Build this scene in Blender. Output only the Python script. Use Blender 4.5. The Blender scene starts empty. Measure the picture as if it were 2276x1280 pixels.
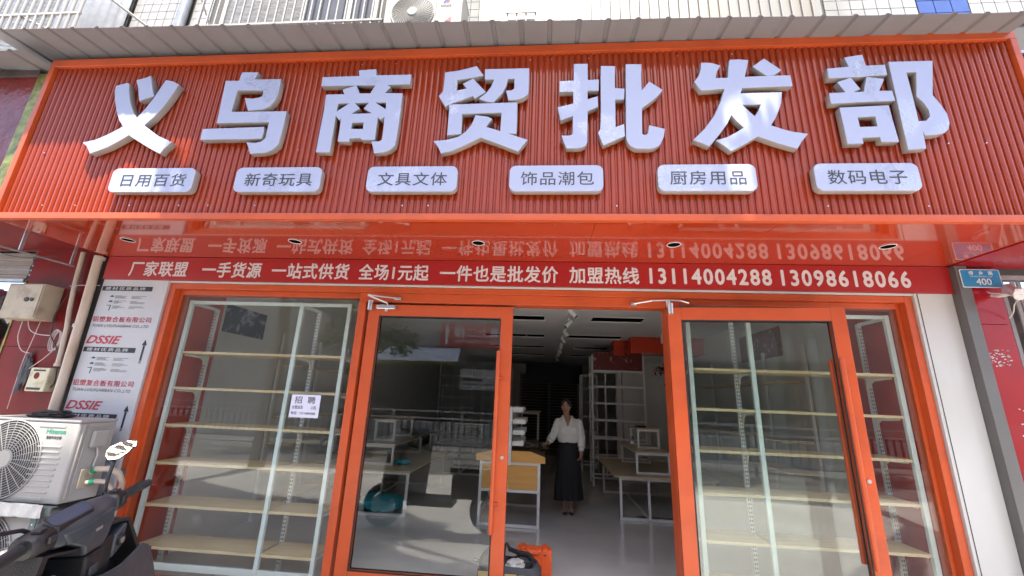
import bpy, bmesh, math, random
from mathutils import Vector, Matrix, noise
random.seed(7)
S = bpy.context.scene
C = S.collection
rad = math.radians
PI = math.pi

# ---------------------------------------------------------------- camera
cam_d = bpy.data.cameras.new('camera')
cam = bpy.data.objects.new('camera', cam_d); C.objects.link(cam)
cam_r = Vector((0.99651549, 0.07398804, 0.03850515))
cam_u = Vector((-0.01764356, -0.2642124, 0.96430312))
cam_f = Vector((-0.08152043, 0.96162237, 0.26198634))
m = Matrix.Identity(4)
for i in range(3):
    m[i][0] = cam_r[i]; m[i][1] = cam_u[i]; m[i][2] = -cam_f[i]
m[0][3], m[1][3], m[2][3] = 0.0, -3.5023, 1.57
cam.matrix_world = m
cam_d.sensor_width = 36.0
cam_d.lens = 899.889 / 2276 * 36.0
cam_d.clip_start = 0.05; cam_d.clip_end = 500
S.camera = cam

# ---------------------------------------------------------------- light
SUN_EL, SUN_AZ = 72.0, 3.0          # in front of the facade (towards -y), a touch to the right
w = bpy.data.worlds.new('World'); S.world = w; w.use_nodes = True
nt = w.node_tree; bg = nt.nodes['Background']
sky = nt.nodes.new('ShaderNodeTexSky'); sky.sky_type = 'NISHITA'; sky.sun_disc = False
sky.sun_elevation = rad(SUN_EL); sky.sun_rotation = rad(180 - SUN_AZ)
sky.dust_density = 3.5; sky.air_density = 0.75; sky.ozone_density = 0.8
nt.links.new(sky.outputs[0], bg.inputs[0]); bg.inputs[1].default_value = 0.15
sl = bpy.data.lights.new('sun', 'SUN'); so = bpy.data.objects.new('sun', sl); C.objects.link(so)
sl.energy = 3.4; sl.angle = rad(0.6); sl.color = (1.0, 0.95, 0.87)
tow = Vector((math.sin(rad(SUN_AZ)) * math.cos(rad(SUN_EL)), -math.cos(rad(SUN_AZ)) * math.cos(rad(SUN_EL)), math.sin(rad(SUN_EL))))
so.rotation_euler = tow.to_track_quat('Z', 'Y').to_euler()
so.location = (0, -6, 14)
S.view_settings.view_transform = 'Standard'; S.view_settings.look = 'None'
S.view_settings.exposure = 2.25; S.view_settings.gamma = 1.0
S.view_settings.use_curve_mapping = False
S.cycles.max_bounces = 10; S.cycles.transparent_max_bounces = 16
S.cycles.diffuse_bounces = 4; S.cycles.glossy_bounces = 4

# ---------------------------------------------------------------- materials
def mat(name, col, rough=0.5, metal=0.0, coat=0.0, var=0.0, vscale=4.0, bump=0.0, bscale=40.0, rvar=0.0, spec=0.5, stretch=None, dirt=None):
    M = bpy.data.materials.new(name); M.use_nodes = True
    n = M.node_tree.nodes; l = M.node_tree.links; b = n['Principled BSDF']
    b.inputs['Base Color'].default_value = (*col, 1); b.inputs['Roughness'].default_value = rough
    b.inputs['Metallic'].default_value = metal; b.inputs['Coat Weight'].default_value = coat
    b.inputs['Coat Roughness'].default_value = 0.04
    b.inputs['Specular IOR Level'].default_value = spec
    g = n.new('ShaderNodeNewGeometry'); mp = n.new('ShaderNodeMapping'); l.new(g.outputs['Position'], mp.inputs[0])
    if stretch: mp.inputs['Scale'].default_value = stretch
    def nz(scale, detail=4):
        t = n.new('ShaderNodeTexNoise'); t.inputs['Scale'].default_value = scale; t.inputs['Detail'].default_value = detail
        l.new(mp.outputs[0], t.inputs['Vector']); return t
    colsock = None
    if var > 0:
        t = nz(vscale); mr = n.new('ShaderNodeMapRange')
        mr.inputs[1].default_value = 0.3; mr.inputs[2].default_value = 0.7
        mr.inputs[3].default_value = 1 - var; mr.inputs[4].default_value = 1 + var
        l.new(t.outputs[0], mr.inputs[0])
        vm = n.new('ShaderNodeVectorMath'); vm.operation = 'SCALE'; vm.inputs[0].default_value = col
        l.new(mr.outputs[0], vm.inputs['Scale']); colsock = vm.outputs[0]
        l.new(colsock, b.inputs['Base Color'])
    if dirt:
        dc, amt, ds = dirt
        t = nz(ds, 8); mr = n.new('ShaderNodeMapRange'); mr.inputs[1].default_value = 0.5; mr.inputs[2].default_value = 0.72
        mr.inputs[3].default_value = 0; mr.inputs[4].default_value = amt
        l.new(t.outputs[0], mr.inputs[0]); mx = n.new('ShaderNodeMix'); mx.data_type = 'RGBA'
        l.new(mr.outputs[0], mx.inputs[0]); mx.inputs[6].default_value = (*col, 1); mx.inputs[7].default_value = (*dc, 1)
        if colsock: l.new(colsock, mx.inputs[6])
        l.new(mx.outputs[2], b.inputs['Base Color'])
    if rvar > 0:
        t = nz(vscale * 2.3); mr = n.new('ShaderNodeMapRange'); mr.inputs[1].default_value = 0.3; mr.inputs[2].default_value = 0.7
        mr.inputs[3].default_value = max(0.02, rough - rvar); mr.inputs[4].default_value = rough + rvar
        l.new(t.outputs[0], mr.inputs[0]); l.new(mr.outputs[0], b.inputs['Roughness'])
    if bump > 0:
        t = nz(bscale); bp = n.new('ShaderNodeBump'); bp.inputs['Strength'].default_value = bump
        bp.inputs['Distance'].default_value = 0.01; l.new(t.outputs[0], bp.inputs['Height']); l.new(bp.outputs[0], b.inputs['Normal'])
    return M
M = {}
M['orange'] = mat('orange_paint', (0.50, 0.080, 0.020), 0.40, coat=0.08, var=0.07, vscale=2, rvar=0.06, spec=0.4, dirt=((0.30, 0.05, 0.02), 0.35, 5))
M['soffit'] = mat('orange_panel_gloss', (0.36, 0.034, 0.009), 0.09, coat=0.75, var=0.05, vscale=1.2, bump=0.10, bscale=1.3, spec=0.6)
M['flute'] = mat('orange_fluted_sheet', (0.29, 0.036, 0.009), 0.12, coat=0.12, spec=0.3, var=0.05, vscale=1.5, rvar=0.05)
M['banner'] = mat('red_banner_vinyl', (0.33, 0.011, 0.010), 0.42, var=0.04, vscale=3, bump=0.15, bscale=5)
M['banner_text'] = mat('pale_banner_print', (0.60, 0.56, 0.56), 0.5)
M['letter_side'] = mat('letter_return_pvc', (0.36, 0.335, 0.305), 0.42, var=0.06, vscale=6)
M['dark_print'] = mat('dark_grey_print', (0.045, 0.045, 0.05), 0.4)
M['black_print'] = mat('black_print', (0.014, 0.014, 0.018), 0.45, var=0.3, vscale=30)
M['red_print'] = mat('red_print', (0.45, 0.02, 0.045), 0.5)
M['film'] = mat('white_panel_film', (0.47, 0.48, 0.50), 0.33, var=0.06, vscale=3, bump=0.25, bscale=7, dirt=((0.45, 0.40, 0.36), 0.35, 6))
M['white_panel'] = mat('white_panel', (0.52, 0.52, 0.50), 0.35, var=0.04, vscale=2, dirt=((0.40, 0.38, 0.34), 0.45, 2.2), stretch=(1, 1, 0.35))
M['white_steel'] = mat('white_powder_steel', (0.74, 0.74, 0.72), 0.35, var=0.03)
M['pale_green_steel'] = mat('pale_green_white_steel', (0.66, 0.72, 0.69), 0.35, var=0.03)
M['slot'] = mat('slot_dark', (0.05, 0.05, 0.045), 0.7)
def woodmat(name, c1, c2, rough=0.35, scale=3.0):
    Mt = bpy.data.materials.new(name); Mt.use_nodes = True
    n = Mt.node_tree.nodes; l = Mt.node_tree.links; b = n['Principled BSDF']
    g = n.new('ShaderNodeNewGeometry'); mp = n.new('ShaderNodeMapping'); mp.inputs['Scale'].default_value = (0.8, 9, 9)
    l.new(g.outputs['Position'], mp.inputs[0]); t = n.new('ShaderNodeTexNoise'); t.inputs['Scale'].default_value = scale
    t.inputs['Detail'].default_value = 8; t.inputs['Distortion'].default_value = 0.6; l.new(mp.outputs[0], t.inputs['Vector'])
    r = n.new('ShaderNodeValToRGB'); r.color_ramp.elements[0].position = 0.3; r.color_ramp.elements[1].position = 0.7
    r.color_ramp.elements[0].color = (*c1, 1); r.color_ramp.elements[1].color = (*c2, 1)
    l.new(t.outputs[0], r.inputs[0]); l.new(r.outputs[0], b.inputs['Base Color']); b.inputs['Roughness'].default_value = rough
    return Mt
M['birch'] = woodmat('pale_birch_laminate', (0.56, 0.41, 0.23), (0.68, 0.53, 0.32))
M['table_wood'] = woodmat('table_laminate', (0.46, 0.36, 0.22), (0.56, 0.46, 0.30))
M['card_wood'] = woodmat('honey_board', (0.68, 0.35, 0.085), (0.76, 0.42, 0.12), 0.55)
M['dark_slat'] = woodmat('dark_slat_wood', (0.09, 0.055, 0.025), (0.16, 0.10, 0.045), 0.5)
M['canopy'] = mat('canopy_sheet_grey', (0.21, 0.20, 0.205), 0.5, var=0.06, vscale=1.2, dirt=((0.20, 0.17, 0.15), 0.35, 9))
M['wall_grey'] = mat('interior_grey_wall', (0.64, 0.62, 0.58), 0.6, var=0.06, vscale=1)
M['ceiling'] = mat('interior_ceiling_paint', (0.72, 0.70, 0.69), 0.8, var=0.04, vscale=1)
M['inner_red'] = mat('interior_orange_wall', (0.52, 0.04, 0.014), 0.22, coat=0.3, var=0.06, vscale=1.5)
M['tile_white'] = mat('white_glazed_tile', (0.34, 0.34, 0.33), 0.15, var=0.10, vscale=5)
M['tile_blue'] = mat('blue_glazed_tile', (0.03, 0.07, 0.25), 0.15, var=0.1, vscale=8)
M['grout'] = mat('grey_grout', (0.09, 0.087, 0.083), 0.9, var=0.1, vscale=10)
M['galv'] = mat('galvanised_steel', (0.36, 0.375, 0.39), 0.32, metal=0.75, var=0.12, vscale=9)
M['bar_white'] = mat('weathered_white_bars', (0.38, 0.375, 0.36), 0.4, var=0.08, vscale=12, dirt=((0.35, 0.28, 0.2), 0.35, 14))
M['sheet_white'] = mat('white_wall_sheet', (0.27, 0.265, 0.25), 0.45, var=0.06, vscale=2, dirt=((0.33, 0.27, 0.21), 0.6, 7), stretch=(1, 1, 0.25))
M['win_dark'] = mat('dark_window_glass', (0.05, 0.055, 0.065), 0.06, var=0.2, vscale=4)
M['win_grey'] = mat('film_covered_glass', (0.16, 0.16, 0.15), 0.18, var=0.35, vscale=9, bump=0.6, bscale=12, stretch=(1, 1, 4))
M['ac_white'] = mat('ac_casing_ivory', (0.38, 0.365, 0.34), 0.42, var=0.03, vscale=2, dirt=((0.42, 0.37, 0.29), 0.35, 5))
M['ac_grille'] = mat('ac_grille_ivory', (0.38, 0.365, 0.34), 0.45)
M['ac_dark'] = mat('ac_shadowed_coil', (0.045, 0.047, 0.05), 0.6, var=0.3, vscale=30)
M['green_print'] = mat('green_logo_print', (0.01, 0.28, 0.16), 0.4)
M['blue_print'] = mat('blue_logo_print', (0.03, 0.06, 0.28), 0.4)
M['angle'] = mat('grey_green_angle_steel', (0.13, 0.17, 0.16), 0.5, var=0.15, vscale=10, dirt=((0.16, 0.08, 0.04), 0.4, 12))
M['plastic_wrap'] = mat('crumpled_white_wrap', (0.56, 0.55, 0.52), 0.25, var=0.1, vscale=12, bump=0.9, bscale=18)
M['black_cloth'] = mat('black_plastic_bag', (0.012, 0.012, 0.013), 0.35, bump=0.7, bscale=25)
M['pvc'] = mat('aged_pvc_pipe', (0.55, 0.47, 0.38), 0.42, var=0.1, vscale=5, dirt=((0.28, 0.17, 0.09), 0.6, 5), stretch=(1, 1, 0.35))
M['box_beige'] = mat('beige_painted_box', (0.42, 0.36, 0.27), 0.45, var=0.08, vscale=7, dirt=((0.18, 0.12, 0.08), 0.55, 9))
M['box_cream'] = mat('cream_junction_box', (0.58, 0.54, 0.38), 0.4, var=0.06, vscale=10, dirt=((0.25, 0.13, 0.06), 0.6, 14))
M['cable_white'] = mat('white_cable', (0.55, 0.48, 0.46), 0.5)
M['cable_black'] = mat('black_cable', (0.02, 0.02, 0.02), 0.5)
M['nb_red'] = mat('neighbour_red_panel', (0.16, 0.007, 0.008), 0.4, spec=0.2, var=0.2, vscale=2.5, dirt=((0.07, 0.02, 0.018), 0.6, 6))
M['nb_red_right'] = mat('neighbour_crimson_panel', (0.30, 0.008, 0.014), 0.25, coat=0.08, spec=0.3, var=0.07, vscale=3)
M['nb_sign'] = mat('neighbour_sign_film_red', (0.15, 0.010, 0.008), 0.2, coat=0.1, spec=0.3, var=0.2, vscale=3, bump=0.9, bscale=16)
M['gold'] = mat('gold_trim', (0.22, 0.21, 0.05), 0.3, metal=0.6, var=0.5, vscale=9, bump=0.9, bscale=30, dirt=((0.08, 0.09, 0.02), 0.8, 12))
M['dark_grey'] = mat('dark_grey_matte', (0.035, 0.033, 0.033), 0.6, var=0.2, vscale=6)
M['grey_post'] = mat('grey_aluminium_post', (0.14, 0.135, 0.13), 0.4, metal=0.3, var=0.06)
M['shutter'] = mat('grey_roller_shutter', (0.26, 0.24, 0.23), 0.45, metal=0.3, var=0.1, vscale=5)
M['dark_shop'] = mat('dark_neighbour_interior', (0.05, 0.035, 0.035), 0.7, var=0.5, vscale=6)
M['plate_blue'] = mat('blue_house_plate', (0.012, 0.20, 0.42), 0.3)
M['plate_white'] = mat('white_plate_print', (0.72, 0.74, 0.74), 0.4)
M['cctv'] = mat('camera_white_plastic', (0.66, 0.62, 0.62), 0.4, dirt=((0.3, 0.25, 0.22), 0.4, 20))
M['chrome'] = mat('brushed_aluminium', (0.62, 0.62, 0.62), 0.28, metal=0.9)
M['paper'] = mat('lavender_paper', (0.66, 0.66, 0.78), 0.6, bump=0.1, bscale=8)
M['gasket'] = mat('black_gasket', (0.012, 0.012, 0.012), 0.6)
M['pave'] = mat('pavement_slab_grey', (0.42, 0.40, 0.37), 0.8, var=0.12, vscale=1.5, bump=0.3, bscale=60)
M['road'] = mat('worn_concrete_road', (0.12, 0.115, 0.11), 0.9, var=0.2, vscale=2, bump=0.4, bscale=90)
M['kerb'] = mat('kerb_stone', (0.32, 0.31, 0.29), 0.8, var=0.1, vscale=3)
def floormat():
    Mt = mat('polished_floor', (0.68, 0.67, 0.65), 0.06, coat=0.6, var=0.12, vscale=1.1, rvar=0.03, spec=0.7)
    return Mt
M['floor'] = floormat()
M['skin'] = mat('skin', (0.42, 0.24, 0.16), 0.5, var=0.05, vscale=10)
M['hair'] = mat('black_hair', (0.010, 0.008, 0.007), 0.4, bump=0.5, bscale=120)
M['shirt'] = mat('white_shirt_cloth', (0.78, 0.78, 0.78), 0.7, var=0.02, bump=1.0, bscale=14)
M['skirt'] = mat('black_skirt_cloth', (0.012, 0.012, 0.016), 0.75)
M['shoe'] = mat('black_shoe', (0.012, 0.012, 0.012), 0.3)
M['shoe_white'] = mat('white_strap', (0.7, 0.7, 0.68), 0.4)
M['lips'] = mat('lips', (0.36, 0.08, 0.07), 0.45)
M['scooter'] = mat('scooter_dark_grey', (0.034, 0.041, 0.050), 0.34, var=0.06, vscale=8, rvar=0.05, dirt=((0.10, 0.10, 0.10), 0.3, 14))
M['scooter_blk'] = mat('scooter_black_plastic', (0.014, 0.014, 0.015), 0.42, bump=0.2, bscale=300)
M['rubber'] = mat('grip_rubber', (0.02, 0.021, 0.024), 0.45, bump=0.25, bscale=260)
M['display'] = mat('dash_display', (0.035, 0.055, 0.085), 0.35)  # blue of the reflected sky put into the screen colour
M['mirror'] = mat('mirror_glass', (0.9, 0.9, 0.9), 0.02, metal=1.0)
M['case_orange'] = mat('orange_case_plastic', (0.85, 0.12, 0.02), 0.42, bump=0.15, bscale=120)
M['bag_grey'] = mat('grey_bag_fabric', (0.075, 0.077, 0.083), 0.7, bump=0.4, bscale=60)
M['bag_black'] = mat('black_bag_fabric', (0.012, 0.013, 0.015), 0.55, bump=0.5, bscale=30)
M['bag_yellow'] = mat('tan_bag_panel', (0.60, 0.42, 0.14), 0.6, bump=0.2, bscale=60)
M['track_white'] = mat('spotlight_white', (0.70, 0.70, 0.68), 0.4)
M['bark'] = mat('tree_bark', (0.12, 0.09, 0.065), 0.9, var=0.25, vscale=8, bump=0.8, bscale=30)
M['bldg'] = mat('street_building_render', (0.36, 0.33, 0.29), 0.8, var=0.12, vscale=0.8)
M['bldg_dark'] = mat('street_shop_dark', (0.03, 0.028, 0.028), 0.6, var=0.5, vscale=1.5)
M['awn'] = mat('awning_corrugated', (0.80, 0.84, 0.90), 0.4)
M['fence'] = mat('fence_steel', (0.55, 0.55, 0.55), 0.45)
M['brown_shutter'] = mat('brown_shutter', (0.075, 0.05, 0.038), 0.55, var=0.1)
M['navy'] = mat('navy_fascia', (0.018, 0.02, 0.05), 0.5)
M['teal'] = mat('teal_plastic_bag', (0.02, 0.30, 0.36), 0.25, bump=0.6, bscale=30)
M['void'] = mat('unlit_recess', (0.004, 0.004, 0.004), 1.0, spec=0.0)
def glassmat(name, tint=(0.93, 0.96, 0.95), ior=1.52, extra=0.0):
    Mt = bpy.data.materials.new(name); Mt.use_nodes = True
    n = Mt.node_tree.nodes; l = Mt.node_tree.links; n.clear()
    o = n.new('ShaderNodeOutputMaterial'); mx = n.new('ShaderNodeMixShader'); tr = n.new('ShaderNodeBsdfTransparent')
    gl = n.new('ShaderNodeBsdfGlossy'); gl.inputs['Roughness'].default_value = 0.0
    g0 = n.new('ShaderNodeNewGeometry'); dt = n.new('ShaderNodeVectorMath'); dt.operation = 'DOT_PRODUCT'
    l.new(g0.outputs['Normal'], dt.inputs[0]); l.new(g0.outputs['Incoming'], dt.inputs[1])
    ab = n.new('ShaderNodeMath'); ab.operation = 'ABSOLUTE'; l.new(dt.outputs['Value'], ab.inputs[0])
    om = n.new('ShaderNodeMath'); om.operation = 'SUBTRACT'; om.inputs[0].default_value = 1.0; l.new(ab.outputs[0], om.inputs[1])
    fr = n.new('ShaderNodeMath'); fr.operation = 'POWER'; fr.inputs[1].default_value = 5.0; l.new(om.outputs[0], fr.inputs[0])
    r0 = ((ior - 1) / (ior + 1)) ** 2 + extra          # Schlick's form of the Fresnel term
    mr = n.new('ShaderNodeMath'); mr.operation = 'MULTIPLY_ADD'; mr.inputs[1].default_value = 1 - r0; mr.inputs[2].default_value = r0; mr.use_clamp = True
    tr.inputs[0].default_value = (*tint, 1)
    g = n.new('ShaderNodeNewGeometry'); t = n.new('ShaderNodeTexNoise'); t.inputs['Scale'].default_value = 0.9
    l.new(g.outputs['Position'], t.inputs['Vector']); bp = n.new('ShaderNodeBump'); bp.inputs['Strength'].default_value = 0.012
    bp.inputs['Distance'].default_value = 0.02; l.new(t.outputs[0], bp.inputs['Height']); l.new(bp.outputs[0], gl.inputs['Normal'])
    l.new(fr.outputs[0], mr.inputs[0]); l.new(mr.outputs[0], mx.inputs[0])
    l.new(tr.outputs[0], mx.inputs[1]); l.new(gl.outputs[0], mx.inputs[2]); l.new(mx.outputs[0], o.inputs[0])
    return Mt
M['glass'] = glassmat('shop_glass', extra=0.015)
M['thin_wrap'] = glassmat('clear_wrap', (0.85, 0.85, 0.85), 1.5, 0.05)
def filmface():
    Mt = mat('letter_face_film', (0.37, 0.405, 0.56), 0.50, coat=0.0, spec=0.3)
    n = Mt.node_tree.nodes; l = Mt.node_tree.links; b = n['Principled BSDF']
    g = n.new('ShaderNodeNewGeometry')
    ms = n.new('ShaderNodeTexNoise'); ms.inputs['Scale'].default_value = 2.6; ms.inputs['Detail'].default_value = 4
    l.new(g.outputs['Position'], ms.inputs['Vector'])
    mr = n.new('ShaderNodeMapRange'); mr.inputs[1].default_value = 0.57; mr.inputs[2].default_value = 0.62; l.new(ms.outputs[0], mr.inputs[0])
    cr = n.new('ShaderNodeTexNoise'); cr.inputs['Scale'].default_value = 13; cr.inputs['Detail'].default_value = 1.5; cr.inputs['Distortion'].default_value = 3.0
    l.new(g.outputs['Position'], cr.inputs['Vector'])
    ml = n.new('ShaderNodeMath'); ml.operation = 'MULTIPLY'; l.new(mr.outputs[0], ml.inputs[0]); ml.inputs[1].default_value = 1.0
    bp = n.new('ShaderNodeBump'); bp.inputs['Distance'].default_value = 0.012; l.new(ml.outputs[0], bp.inputs['Strength']); l.new(cr.outputs[0], bp.inputs['Height'])
    l.new(bp.outputs[0], b.inputs['Normal'])
    r2 = n.new('ShaderNodeMapRange'); r2.inputs[3].default_value = 0.45; r2.inputs[4].default_value = 0.12; l.new(mr.outputs[0], r2.inputs[0]); l.new(r2.outputs[0], b.inputs['Roughness'])
    c2 = n.new('ShaderNodeMapRange'); c2.inputs[3].default_value = 0.0; c2.inputs[4].default_value = 1.0; l.new(mr.outputs[0], c2.inputs[0]); l.new(c2.outputs[0], b.inputs['Coat Weight'])
    return Mt
M['letter_face'] = filmface()
def leafmat():
    Mt = bpy.data.materials.new('leaf_green'); Mt.use_nodes = True
    n = Mt.node_tree.nodes; l = Mt.node_tree.links; b = n['Principled BSDF']
    g = n.new('ShaderNodeNewGeometry'); r = n.new('ShaderNodeValToRGB')
    r.color_ramp.elements[0].color = (0.03, 0.07, 0.015, 1); r.color_ramp.elements[1].color = (0.09, 0.15, 0.03, 1)
    l.new(g.outputs['Random Per Island'], r.inputs[0]); l.new(r.outputs[0], b.inputs['Base Color'])
    b.inputs['Roughness'].default_value = 0.5
    return Mt
M['leaf'] = leafmat()
M['board_red'] = mat('hanging_board_red', (0.70, 0.03, 0.03), 0.4)
M['board_white'] = mat('hanging_board_white', (0.92, 0.92, 0.92), 0.4)

# ---------------------------------------------------------------- helpers
class MB:
    def __init__(s): s.v = []; s.f = []
    def add(s, vs, fs, T=None):
        o = len(s.v)
        s.v += [tuple(T @ Vector(p)) if T is not None else tuple(p) for p in vs]
        s.f += [tuple(i + o for i in f) for f in fs]; return s
    def box(s, x0, x1, y0, y1, z0, z1, T=None):
        return s.add([(x0,y0,z0),(x1,y0,z0),(x1,y1,z0),(x0,y1,z0),(x0,y0,z1),(x1,y0,z1),(x1,y1,z1),(x0,y1,z1)],
              [(0,3,2,1),(4,5,6,7),(0,1,5,4),(1,2,6,5),(2,3,7,6),(3,0,4,7)], T)
    def frustum(s, p0, p1, r0, r1=None, n=14, cap=True):
        r1 = r0 if r1 is None else r1
        p0 = Vector(p0); p1 = Vector(p1); d = (p1 - p0).normalized(); a = d.orthogonal().normalized(); b = d.cross(a)
        vs = []; 
        for p, r in ((p0, r0), (p1, r1)):
            for i in range(n):
                t = 2 * PI * i / n; vs.append(p + a * math.cos(t) * r + b * math.sin(t) * r)
        fs = [(i, (i+1) % n, n + (i+1) % n, n + i) for i in range(n)]
        if cap: fs += [tuple(range(n))[::-1], tuple(range(n, 2*n))]
        return s.add(vs, fs)
    def tube(s, pts, r, n=7, closed=False, rs=None):
        pts = [Vector(p) for p in pts]; N = len(pts); rings = []; up = None
        for i, p in enumerate(pts):
            if closed: d = pts[(i+1) % N] - pts[i-1]
            else: d = pts[min(i+1, N-1)] - pts[max(i-1, 0)]
            d.normalize()
            if up is None: up = d.orthogonal().normalized()
            up = (up - d * up.dot(d)).normalized(); b = d.cross(up); rr = rs[i] if rs else r
            rings.append([p + up * math.cos(2*PI*k/n) * rr + b * math.sin(2*PI*k/n) * rr for k in range(n)])
        return s.loft(rings, closed, not closed)
    def loft(s, rings, closed=False, cap=True):
        n = len(rings[0]); vs = [p for r in rings for p in r]; fs = []; N = len(rings)
        for j in range(N if closed else N - 1):
            a = j * n; b = ((j + 1) % N) * n
            for k in range(n): fs.append((a+k, a+(k+1) % n, b+(k+1) % n, b+k))
        if cap: fs += [tuple(range(n))[::-1], tuple(range((N-1)*n, N*n))]
        return s.add(vs, fs)
    def prism(s, poly, y0, y1, T=None):   # polygon in x,z pushed along y
        n = len(poly)
        return s.add([(a, y0, b) for a, b in poly] + [(a, y1, b) for a, b in poly],
              [tuple(range(n)), tuple(range(n, 2*n))[::-1]] + [(i, n+i, n+(i+1) % n, (i+1) % n) for i in range(n)], T)
    def ball(s, c, r, n=14, m_=9, T=None):
        c = Vector(c); r = Vector(r) if hasattr(r, '__len__') else Vector((r, r, r)); vs = [(c.x, c.y, c.z - r.z)]; fs = []
        for j in range(1, m_):
            ph = -PI/2 + PI * j / m_
            for i in range(n):
                t = 2*PI*i/n; vs.append((c.x + r.x*math.cos(ph)*math.cos(t), c.y + r.y*math.cos(ph)*math.sin(t), c.z + r.z*math.sin(ph)))
        vs.append((c.x, c.y, c.z + r.z)); L = len(vs) - 1
        for i in range(n):
            fs.append((0, 1+(i+1) % n, 1+i)); fs.append((L, L-n+i, L-n+(i+1) % n))
        for j in range(m_-2):
            a = 1 + j*n
            for i in range(n): fs.append((a+i, a+(i+1) % n, a+n+(i+1) % n, a+n+i))
        return s.add(vs, fs, T)
    def mesh(s, name):
        me = bpy.data.meshes.new(name); me.from_pydata(s.v, [], s.f); me.update(); return me
    def build(s, name, mt, parent=None, smooth=False, bevel=0.0, fix=False):
        me = s.mesh(name)
        if fix:
            bm = bmesh.new(); bm.from_mesh(me); bmesh.ops.recalc_face_normals(bm, faces=bm.faces); bm.to_mesh(me); bm.free()
        return link(name, me, mt, parent, smooth, bevel)
def link(name, me, mt, parent=None, smooth=False, bevel=0.0):
    if mt is not None and not me.materials: me.materials.append(M[mt])
    o = bpy.data.objects.new(name, me); C.objects.link(o)
    if smooth:
        me.polygons.foreach_set('use_smooth', [True] * len(me.polygons))
        try: me.set_sharp_from_angle(angle=rad(38))
        except Exception: pass
    if bevel:
        b = o.modifiers.new('bevel', 'BEVEL'); b.width = bevel; b.segments = 2; b.limit_method = 'ANGLE'; b.angle_limit = rad(40)
    if parent is not None: par(o, parent)
    return o
def par(o, p):
    o.parent = p
    if p.type == 'EMPTY': o.matrix_parent_inverse = Matrix.Translation(-p.location)
def thing(name, label, cat, loc=(0, 0, 0), group=None):
    o = bpy.data.objects.new(name, None); o.location = loc; o.empty_display_size = 0.1; C.objects.link(o)
    return tag(o, label, cat, group)
def tag(o, label=None, cat=None, group=None, kind=None):
    if label: o['label'] = label
    if cat: o['category'] = cat
    if group: o['group'] = group
    if kind: o['kind'] = kind
    return o
def struct(name, mb, mt, bevel=0.0): return tag(mb.build(name, mt, None, bevel=bevel), kind='structure')
def dup(root, off, label=None, group=None):
    def cp(o, par_):
        c = o.copy(); C.objects.link(c)
        if par_ is not None: c.parent = par_
        for ch in list(o.children): cp(ch, c)
        return c
    r = cp(root, None); r.location = root.location + Vector(off)
    if root.type == 'MESH': pass
    if label: r['label'] = label
    if group: r['group'] = group
    return r

def poly_mesh(name, polys, depth, bev=0.0015):
    """2D outline with holes -> solid, in x,z with front at y=0 and back at y=depth"""
    cu = bpy.data.curves.new(name, 'CURVE'); cu.dimensions = '2D'; cu.fill_mode = 'BOTH'
    for P in polys:
        sp = cu.splines.new('POLY'); sp.points.add(len(P) - 1); sp.use_cyclic_u = True
        for i, (a, b) in enumerate(P): sp.points[i].co = (a, b, 0, 1)
    cu.extrude = depth / 2; cu.bevel_depth = bev; cu.bevel_resolution = 0
    o = bpy.data.objects.new(name, cu); C.objects.link(o); bpy.context.view_layer.update()
    me = bpy.data.meshes.new_from_object(o.evaluated_get(bpy.context.evaluated_depsgraph_get()))
    bpy.data.objects.remove(o); bpy.data.curves.remove(cu)
    for v in me.vertices: v.co = Vector((v.co.x, -v.co.z + depth / 2, v.co.y))
    me.update(); return me
_fc = {}
def text_mesh(s, x0, x1, z0, z1, y, bold=0.0, shear=0.0, space=1.0, flip=False, keep=False, extrude=0.0):
    """flat lettering fitted to a rectangle on the plane y (reading from -y, or from +y when flip)"""
    cu = bpy.data.curves.new('text', 'FONT'); cu.body = s; cu.size = 1; cu.offset = 0; cu.shear = shear; cu.space_character = space
    cu.extrude = 0; cu.resolution_u = 3
    o = bpy.data.objects.new('text', cu); C.objects.link(o); bpy.context.view_layer.update()
    me = bpy.data.meshes.new_from_object(o.evaluated_get(bpy.context.evaluated_depsgraph_get()))
    bpy.data.objects.remove(o); bpy.data.curves.remove(cu)
    xs = [v.co.x for v in me.vertices]; ys = [v.co.y for v in me.vertices]
    a0, a1, b0, b1 = min(xs), max(xs), min(ys), max(ys)
    sx = (x1 - x0) / (a1 - a0); sz = (z1 - z0) / (b1 - b0)
    for v in me.vertices:
        u = (v.co.x - a0) * sx; q = z0 + (v.co.y - b0) * sz
        v.co = Vector(((x1 - u) if flip else (x0 + u), y, q))
    if bold > 0:      # heavier strokes: the same outline again, stepped sideways a little
        dx, dz = bold * sx, bold * sz; vs = [tuple(v.co) for v in me.vertices]; fs = [tuple(f.vertices) for f in me.polygons]; V = []; F = []
        for k, (a, b) in enumerate(((1, 0), (-1, 0), (0, 1), (0, -1), (.7, .7), (-.7, -.7), (.7, -.7), (-.7, .7))):
            o_ = len(V); V += [(p[0] + a * dx, p[1] + (-1 if not flip else 1) * 0.00012 * k, p[2] + b * dz) for p in vs]; F += [tuple(i + o_ for i in f) for f in fs]
        me = bpy.data.meshes.new('text'); me.from_pydata(V, [], F)
    me.update(); return me
def text(s, x0, x1, z0, z1, y, mt, parent, name='lettering', **k):
    return link(name, text_mesh(s, x0, x1, z0, z1, y, **k), mt, parent)
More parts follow.
